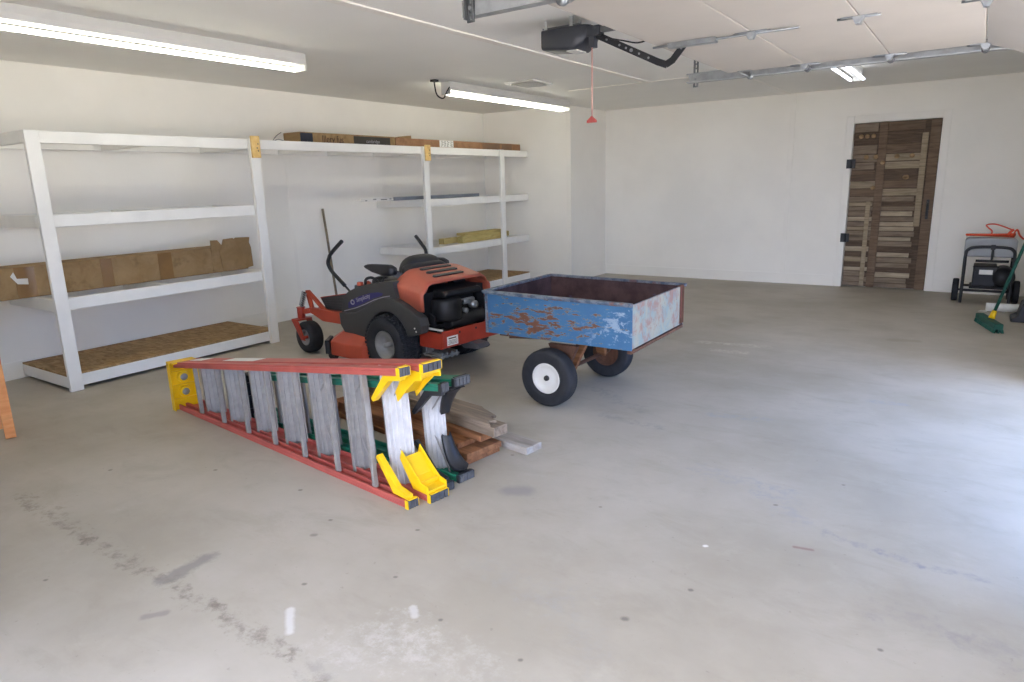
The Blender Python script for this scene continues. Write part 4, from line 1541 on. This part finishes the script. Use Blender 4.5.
# rolled rim along the top
def rimbar(name, p, q):
    b = MB()
    b.bar((p[0], p[1], zt + tl_(p[0]) + 0.001), (q[0], q[1], zt + tl_(q[0]) + 0.001), 0.034, 0.016)
    b.bar((p[0], p[1] - 0.0, zt + tl_(p[0]) - 0.010), (q[0], q[1], zt + tl_(q[0]) - 0.010), 0.012, 0.012)
    b.build(name, 'cedge', ct, 0.004)
rimbar('top_rim', (x0 - 0.016, -w2 - 0.006), (x1, -w2 - 0.006))
rimbar('top_rim', (x0 - 0.016, w2 + 0.006), (x1 + 0.016, w2 + 0.006))
rimbar('top_rim', (x0 - 0.004, -w2 + 0.012), (x0 - 0.004, w2 - 0.012))
# corner angles
for yy in (-w2 - 0.004, w2 - 0.002):
    b = MB()
    b.hexa([(x0 - 0.005, yy, zb + tl_(x0)), (x0 + 0.018, yy, zb + tl_(x0)), (x0 + 0.018, yy + 0.006, zb + tl_(x0)), (x0 - 0.005, yy + 0.006, zb + tl_(x0))],
           [(x0 - 0.005, yy, zt + tl_(x0)), (x0 + 0.018, yy, zt + tl_(x0)), (x0 + 0.018, yy + 0.006, zt + tl_(x0)), (x0 - 0.005, yy + 0.006, zt + tl_(x0))])
    b.build('corner_angle', 'cedge', ct)
# bottom frame, axle, struts, tongue
b = MB()
for yy in (-0.30, 0.30):
    b.bar((x0 + 0.02, yy, zb - 0.014 + tl_(x0)), (x1 - 0.01, yy, zb - 0.014 + tl_(x1)), 0.04, 0.025)
b.bar((x1 - 0.012, -w2 - 0.005, zb + tl_(x1) - 0.008), (x1 - 0.012, w2, zb + tl_(x1) - 0.008), 0.03, 0.02)
b.build('bed_frame', 'rust', ct, 0.003)
b = MB()
b.tube([(-0.045, -0.42, 0.192), (-0.01, 0.36, 0.192)], 0.014, 10)
b.build('axle', 'rust', ct)
for s in (-1, 1):
    b = MB()
    b.hexa([(-0.12, s * 0.30 - 0.02, 0.385), (0.10, s * 0.30 - 0.02, 0.385), (0.10, s * 0.30 + 0.02, 0.385), (-0.12, s * 0.30 + 0.02, 0.385)],
           [(-0.025, s * 0.315 - 0.015, 0.20), (0.025, s * 0.315 - 0.015, 0.20), (0.025, s * 0.315 + 0.015, 0.20), (-0.025, s * 0.315 + 0.015, 0.20)])
    b.build('axle_bracket', 'rust', ct, 0.003)
    b = MB()
    b.bar((0.04, s * 0.10, 0.385), (0.005, s * 0.24, 0.205), 0.07, 0.035, (0, 1, 0))
    b.build('wood_strut', 'brownwood', ct, 0.004)
    wheel(ct, 'wheel', (-0.045 if s < 0 else -0.01, s * 0.40 - 0.035, 0.192), 0.190, 0.108, 0.098, 'white' if s < 0 else 'rust', s, 'black', None, 0.15, 'white painted rim' if s < 0 else 'rusty brown rim')
b = MB()
b.bar((0.0, -0.03, 0.385), (-0.62, -0.02, 0.335), 0.05, 0.05)
b.bb(-0.70, -0.62, -0.05, 0.01, 0.325, 0.337)
b.build('tongue', 'rust', ct, 0.004)

# ------------------------------------------------------------------ generator, broom, roll, cabinet
gn = thing('portable_generator', 'black framed portable generator on wheels by the plank door', 'generator', (0.16, 8.95, 0))
b = MB()
for yy in (-0.20, 0.20):
    b.tube(spline([(-0.215, yy, 0.02), (-0.215, yy, 0.30), (-0.215, yy, 0.54), (-0.195, yy, 0.60), (-0.14, yy, 0.625), (0.0, yy, 0.63), (0.14, yy, 0.625), (0.195, yy, 0.60), (0.215, yy, 0.54), (0.215, yy, 0.30), (0.215, yy, 0.02)], 5), 0.016, 10)
for zz in (0.16, 0.46):
    for s in (-1, 1):
        b.tube([(s * 0.215, -0.20, zz), (s * 0.215, 0.20, zz)], 0.013, 8)
for yy in (-0.20, 0.20):
    b.tube([(-0.215, yy, 0.16), (0.215, yy, 0.16)], 0.013, 8)
b.build('tube_frame', 'black', gn)
b = MB()
b.prism([(-0.21, 0.50), (0.21, 0.50), (0.235, 0.53), (0.235, 0.68), (0.21, 0.705), (-0.21, 0.705), (-0.235, 0.68), (-0.235, 0.53)], 0.02, 0.18, 'XZ')
b.build('fuel_tank', 'mgrey', gn, 0.01)['label'] = 'pale grey fuel tank'
b = MB()
b.bb(-0.13, 0.08, -0.16, 0.16, 0.20, 0.42)
b.bb(-0.15, 0.17, -0.17, 0.17, 0.175, 0.20)
b.prism([(-0.14, 0.42), (0.10, 0.42), (0.06, 0.36), (-0.11, 0.36)], -0.185, -0.16, 'XZ')
b.build('engine', 'engine', gn, 0.008)
b = MB()
b.lathe([(-0.17, 0.001), (-0.17, 0.09), (-0.10, 0.11), (0.12, 0.11), (0.14, 0.001)], (0.14, 0, 0.30), 'Y', 20)
b.build('alternator', 'engine', gn)
b = MB()
b.bb(-0.075, 0.045, -0.189, -0.185, 0.335, 0.385)
b.build('white_sticker', 'paper', gn)
b = MB()
b.tube([(-0.12, -0.235, 0.485), (0.17, -0.235, 0.485)], 0.014, 10)
b.tube([(0.02, -0.225, 0.625), (0.02, -0.235, 0.485)], 0.012, 8)
b.bb(0.0, 0.04, -0.24, -0.19, 0.605, 0.655)
b.build('pull_handle', 'black', gn, 0.003)
for s in (-1, 1):
    o = wheel(gn, 'wheel', (s * 0.27, 0.08, 0.125), 0.125, 0.06, 0.06, 'dkgrey', s, 'black')
    o.rotation_euler = (0, 0, -PI / 2)
    o.location = (s * 0.275, 0.06, 0.126)
b = MB()
b.tube([(-0.30, 0.06, 0.126), (0.30, 0.06, 0.126)], 0.012, 8)
b.build('axle', 'black', gn)
b = MB()
P = []
for k in range(70):
    a = k / 70 * 2 * PI * 3.1
    P.append((0.145 + (0.205 + 0.012 * math.sin(a * 0.7)) * math.cos(a), 9.045 + 0.055 * math.sin(a), 0.721 + 0.006 * (k % 23) / 5))
P += [(0.30, 9.00, 0.75), (0.345, 8.99, 0.80)]
b.tube(spline(P, 2), 0.013, 6)
b.tube(spline([(0.345, 8.99, 0.79), (0.25, 9.0, 0.83), (0.17, 9.0, 0.855), (0.10, 9.0, 0.845), (0.12, 9.0, 0.815), (0.155, 9.0, 0.78), (0.15, 9.0, 0.735)], 5), 0.008, 6)
b.tube(spline([(0.34, 8.98, 0.735), (0.37, 8.98, 0.80), (0.40, 8.97, 0.74), (0.44, 8.96, 0.70)], 5), 0.009, 6)
o = b.build('extension_cord', 'orange', None)
o.location = (0, 0, 0)
tag(o, 'orange extension cord coiled on top of the generator', 'cord')

br = thing('push_broom', 'green push broom with a yellow collar leaning by the generator', 'broom', (0.20, 7.52, 0), math.radians(-75))
b = MB()
b.bb(-0.29, 0.27, -0.035, 0.035, 0.035, 0.085)
b.build('brush_block', 'broomgreen', br, 0.008)
b = MB()
random.seed(11)
for k in range(60):
    x_ = -0.285 + 0.55 * k / 59
    for yy in (-0.028, 0.0, 0.028):
        b.bar((x_, yy, 0.036), (x_ + random.uniform(-0.006, 0.006), yy * 1.25, 0.002), 0.011, 0.016)
b.build('bristles', 'broomgreen', br)['kind'] = 'stuff'
b = MB()
h0, h1 = Vector((-0.02, 0.02, 0.085)), Vector((-0.046, 0.292, 1.10))
dd = (h1 - h0)
b.tube([h0, h0 + dd * 0.07], [0.028, 0.020], 12)
b.build('collar', 'yellow', br)['label'] = 'yellow plastic collar'
b = MB()
b.tube([h0 + dd * 0.06, h1], 0.014, 10)
b.build('handle', 'broomgreen', br)

t = thing('paper_roll', 'white paper roll on the floor in front of the generator', 'roll', (0.31, 8.42, 0), math.radians(4))
b = MB()
b.tube([(-0.13, 0, 0.046), (0.16, 0, 0.046)], 0.044, 18)
b.build('roll', 'paper', t)
b = MB()
b.hexa([(-0.20, -0.05, 0.002), (-0.12, -0.05, 0.002), (-0.12, 0.03, 0.002), (-0.17, 0.03, 0.002)], [(-0.20, -0.05, 0.005), (-0.12, -0.05, 0.007), (-0.12, 0.03, 0.007), (-0.17, 0.03, 0.005)])
b.build('loose_sheet', 'paper', t)

t = thing('wheeled_bin', 'tall grey wheeled bin at the right frame edge beside the broom', 'bin', (0.545, 8.02, 0))
b = MB()
b.loft([[(-0.075, -0.12, 0.10), (0.08, -0.12, 0.10), (0.08, 0.12, 0.10), (-0.075, 0.12, 0.10)], [(-0.10, -0.15, 0.62), (0.10, -0.15, 0.62), (0.10, 0.15, 0.62), (-0.10, 0.15, 0.62)]], True, True, False)
b.build('body', 'mgrey', t, 0.01)
b = MB()
b.bb(-0.10, 0.10, -0.17, 0.16, 0.62, 0.65)
b.build('lid', 'dkgrey', t, 0.01)
b = MB()
b.prism([(-0.17, 0.0), (0.09, 0.0), (0.09, 0.099), (-0.07, 0.19), (-0.095, 0.18), (-0.12, 0.06), (-0.17, 0.03)], -0.135, 0.13, 'XZ')
b.build('base', 'black', t, 0.006)

# ------------------------------------------------------------------ overhead door, tracks, opener
gd = thing('overhead_door', 'raised almond sectional overhead door hanging under the ceiling', 'garage door', (-0.9, 4.09, 2.20))
X = [-1.69, -1.128, -0.598, -0.066]
DY = 1.36
for i in range(3):
    b = MB()
    b.bb(X[i] + 0.9 + 0.003, X[i + 1] + 0.9 - 0.003, -DY, DY, 0.0, 0.045)
    b.build('door_section', 'doorpanel', gd, 0.004)
b = MB()
a_ = math.radians(21)
R = rotm('Y', a_)
c_ = Vector((X[3] + 0.9 + 0.004, 0, 0)) + R @ Vector((0.264, 0, 0.0225))
b.box(c_, (0.526, 2 * DY, 0.045), R)
b.build('door_section', 'doorpanel', gd, 0.004)['label'] = 'lowest section tilting down into the curve'
for i, xh in enumerate((X[1], X[2], X[3])):
    for (yy, kind) in ((-DY + 0.03, 'edge'), (-0.06, 'mid'), (DY - 0.03, 'edge')):
        b = MB()
        xl = xh + 0.9
        b.bb(xl - 0.085, xl - 0.02, yy - 0.022, yy + 0.022, -0.006, -0.001)
        b.bb(xl + 0.02, xl + 0.085, yy - 0.022, yy + 0.022, -0.006, -0.001)
        b.prism([(xl - 0.03, -0.001), (xl + 0.03, -0.001), (xl + 0.012, -0.04), (xl - 0.012, -0.04)], yy - 0.02, yy + 0.02, 'XZ')
        b.tube([(xl, yy - 0.03, -0.028), (xl, yy + 0.03, -0.028)], 0.010, 10)
        b.tube([(xl - 0.10, yy, -0.006), (xl + 0.10, yy, -0.006)], 0.006, 6)
        hg = b.build('hinge', 'springm', gd)
        if kind == 'edge':
            s = 1 if yy > 0 else -1
            b = MB()
            b.tube([(xl, yy, -0.028), (xl, yy + s * 0.10, -0.022)], 0.006, 8)
            b.lathe([(s * 0.088 + yy - 0.012, 0.001), (s * 0.088 + yy - 0.012, 0.024), (s * 0.088 + yy + 0.012, 0.024), (s * 0.088 + yy + 0.012, 0.001)], (xl, 0, -0.022), 'Y', 16)
            b.build('roller', 'dkgrey', hg)
for s in (-1, 1):
    b = MB()
    xl = X[0] + 0.9 + 0.14
    b.bb(xl - 0.05, xl + 0.05, s * (DY - 0.03) - 0.025, s * (DY - 0.03) + 0.025, -0.006, -0.001)
    b.bar((xl - 0.05, s * (DY - 0.03), -0.005), (xl + 0.01, s * (DY + 0.02), -0.035), 0.012, 0.006)
    b.bar((xl + 0.05, s * (DY - 0.03), -0.005), (xl + 0.02, s * (DY + 0.02), -0.035), 0.012, 0.006)
    b.lathe([(s * (DY + 0.06) - 0.012, 0.001), (s * (DY + 0.06) - 0.012, 0.024), (s * (DY + 0.06) + 0.012, 0.024), (s * (DY + 0.06) + 0.012, 0.001)], (xl + 0.015, 0, -0.03), 'Y', 16)
    b.build('top_bracket', 'springm', gd)
b = MB()
b.bb(-0.70, -0.42, -0.085, -0.035, -0.030, -0.001)
b.tube([(-0.80, -0.06, -0.012), (0.02, -0.06, -0.012)], 0.007, 8)
b.build('operator_bracket', 'springm', gd, 0.002)


def track(label, y_, s):
    t = thing('door_track', label, 'door track', (-1.0, y_, 2.17), 0, 'overhead door tracks')
    prof = [(s * 0.028, 0.0), (-s * 0.028, 0.0), (-s * 0.028, 0.010), (-s * 0.024, 0.010), (-s * 0.024, 0.004), (s * 0.024, 0.004), (s * 0.024, 0.066), (-s * 0.022, 0.066), (-s * 0.022, 0.060), (-s * 0.028, 0.060), (-s * 0.028, 0.070), (s * 0.028, 0.070)]
    secs = [[(-1.04, a, c) for a, c in prof], [(1.0, a, c) for a, c in prof]]
    for k in range(1, 9):
        an = k / 8 * PI / 2
        r_ = 0.50
        cx, cz = 1.0, 0.035 - r_
        # bend down into the vertical run at the opening
        secs.append([(cx + (r_ + (c - 0.035)) * math.sin(an), a, cz + (r_ + (c - 0.035)) * math.cos(an)) for a, c in prof])
    secs.append([(1.0 + 0.50 + (c - 0.035), a, -2.16) for a, c in prof])
    b = MB()
    b.loft(secs, True, True, False)
    b.build('rail', 'metal', t)
    # perforated hanger angle up to the ceiling
    b = MB()
    zc = H - 2.17 - 0.001
    ya = s * 0.036
    for k in range(9):
        z0 = -0.03 + k * 0.034
        if z0 + 0.03 > zc:
            break
        b.bb(-1.005, -0.965, ya - 0.003, ya + 0.003, z0, z0 + 0.010)
        b.bb(-1.005, -0.992, ya - 0.003, ya + 0.003, z0 + 0.010, z0 + 0.034)
        b.bb(-0.978, -0.965, ya - 0.003, ya + 0.003, z0 + 0.010, z0 + 0.034)
    b.bb(-1.005, -0.965, ya - 0.003, ya + 0.003, z0 + 0.010, zc)
    b.bb(-1.005, -0.999, ya, ya + s * 0.03, -0.02, zc)
    b.bb(-0.99, -0.90, ya - 0.012, ya + 0.012, 0.17, 0.176)
    b.build('hanger', 'darkmetal', t)
    b = MB()
    b.tube([(-0.985, s * 0.046, 0.03), (-0.985, s * 0.012, 0.03)], 0.009, 8)
    b.build('bolt', 'springm', t)
    return t


track('far horizontal door track running towards the plank door side of the raised door', 5.55, 1)
track('near horizontal door track at the top frame edge', 2.66, -1)

op = thing('garage_door_opener', 'black ceiling mounted door opener with a curved arm to the raised door', 'door opener', (-2.31, 4.09, H))
b = MB()
secs = []
for (x_, hy, z0, z1) in ((-0.172, 0.105, -0.172, -0.060), (-0.168, 0.112, -0.180, -0.055), (-0.02, 0.115, -0.195, -0.055), (0.07, 0.112, -0.200, -0.055), (0.13, 0.10, -0.165, -0.055), (0.165, 0.075, -0.11, -0.06)):
    ring = []
    for k in range(20):
        a = 2 * PI * k / 20
        cc, ss = math.cos(a), math.sin(a)
        e = 0.25
        ring.append((x_, 0.05 + hy * math.copysign(abs(cc) ** e, cc), (z0 + z1) / 2 + (z1 - z0) / 2 * math.copysign(abs(ss) ** e, ss)))
    secs.append(ring)
b.loft(secs, True)
b.build('motor_housing', 'opener', op)
b = MB()
b.bb(0.0, 0.08, -0.03, 0.10, -0.206, -0.197)
b.build('lamp_lens', plain('frosted_lens', 'c9c9c6', 0.4, 0, 0.05, 10), op, 0.006)
b = MB()
b.bb(0.10, 2.96, -0.02, 0.02, -0.115, -0.085)
b.build('drive_rail', 'darkmetal', op)
b = MB()
b.bb(-0.165, 0.10, -0.05, 0.14, -0.055, -0.049)
for y_ in (-0.55, 0.0):
    pass
b.bb(0.22, 0.25, -0.80, 0.12, -0.008, -0.001)
b.bb(0.22, 0.226, -0.80, 0.12, -0.045, -0.008)
for k in range(14):
    pass
b.build('perforated_angle', 'darkmetal', op)
for (x_, y_) in ((-0.14, -0.05), (0.05, -0.05), (0.05, 0.06)):
    b = MB()
    b.bb(x_ - 0.012, x_ + 0.012, y_ - 0.002, y_ + 0.002, -0.12, -0.002)
    b.build('hanger_strap', 'metal', op)
b = MB()
b.bb(0.13, 0.24, -0.035, 0.035, -0.135, -0.075)
b.bb(0.16, 0.20, -0.025, 0.025, -0.20, -0.135)
b.build('trolley', 'opener', op, 0.004)
# curved arm with bolt holes
arm = [Vector((0.18, 0, -0.115)), Vector((0.62, 0, -0.335)), Vector((0.67, 0, -0.355)), Vector((0.71, 0, -0.335)), Vector((0.80, 0, -0.235))]
b = MB()
for p, q in zip(arm[:-1], arm[1:]):
    b.bar(p, q + (q - p).normalized() * 0.008, 0.006, 0.040, (0, 0, 1))
b.build('door_arm', 'black', op)
bolts = [(arm[0].lerp(arm[1], f_), 0.011 if f_ == 0.60 else 0.007) for f_ in (0.10, 0.22, 0.42, 0.52, 0.60, 0.72, 0.86)]
bolts += [(arm[3].lerp(arm[4], 0.6), 0.007), (arm[4] + Vector((-0.005, 0, -0.006)), 0.011)]
for p, r_ in bolts:
    b = MB()
    b.lathe([(-0.0065, 0.001), (-0.0065, r_), (-0.0032, r_), (-0.0032, 0.001)], (p.x, 0, p.z), 'Y', 8)
    b.build('arm_bolt', 'springm', op)
b = MB()
b.tube(spline([(0.22, -0.02, -0.14), (0.40, -0.03, -0.19), (0.50, -0.03, -0.215), (0.60, -0.03, -0.20), (0.75, -0.05, -0.18)], 5), 0.005, 6)
b.build('control_cable', 'black', op)
b = MB()
b.tube([(0.18, -0.015, -0.20), (0.18, -0.015, -0.625)], 0.0035, 6)
rc = b.build('release_cord', 'cordpink', op)
rc['label'] = 'thin pinkish red pull cord'
b = MB()
b.prism([(0.145, -0.655), (0.215, -0.655), (0.212, -0.640), (0.190, -0.622), (0.180, -0.612), (0.170, -0.622), (0.148, -0.640)], -0.030, -0.008, 'XZ')
b.build('release_handle', 'cordred', rc, 0.004)['label'] = 'red release handle'
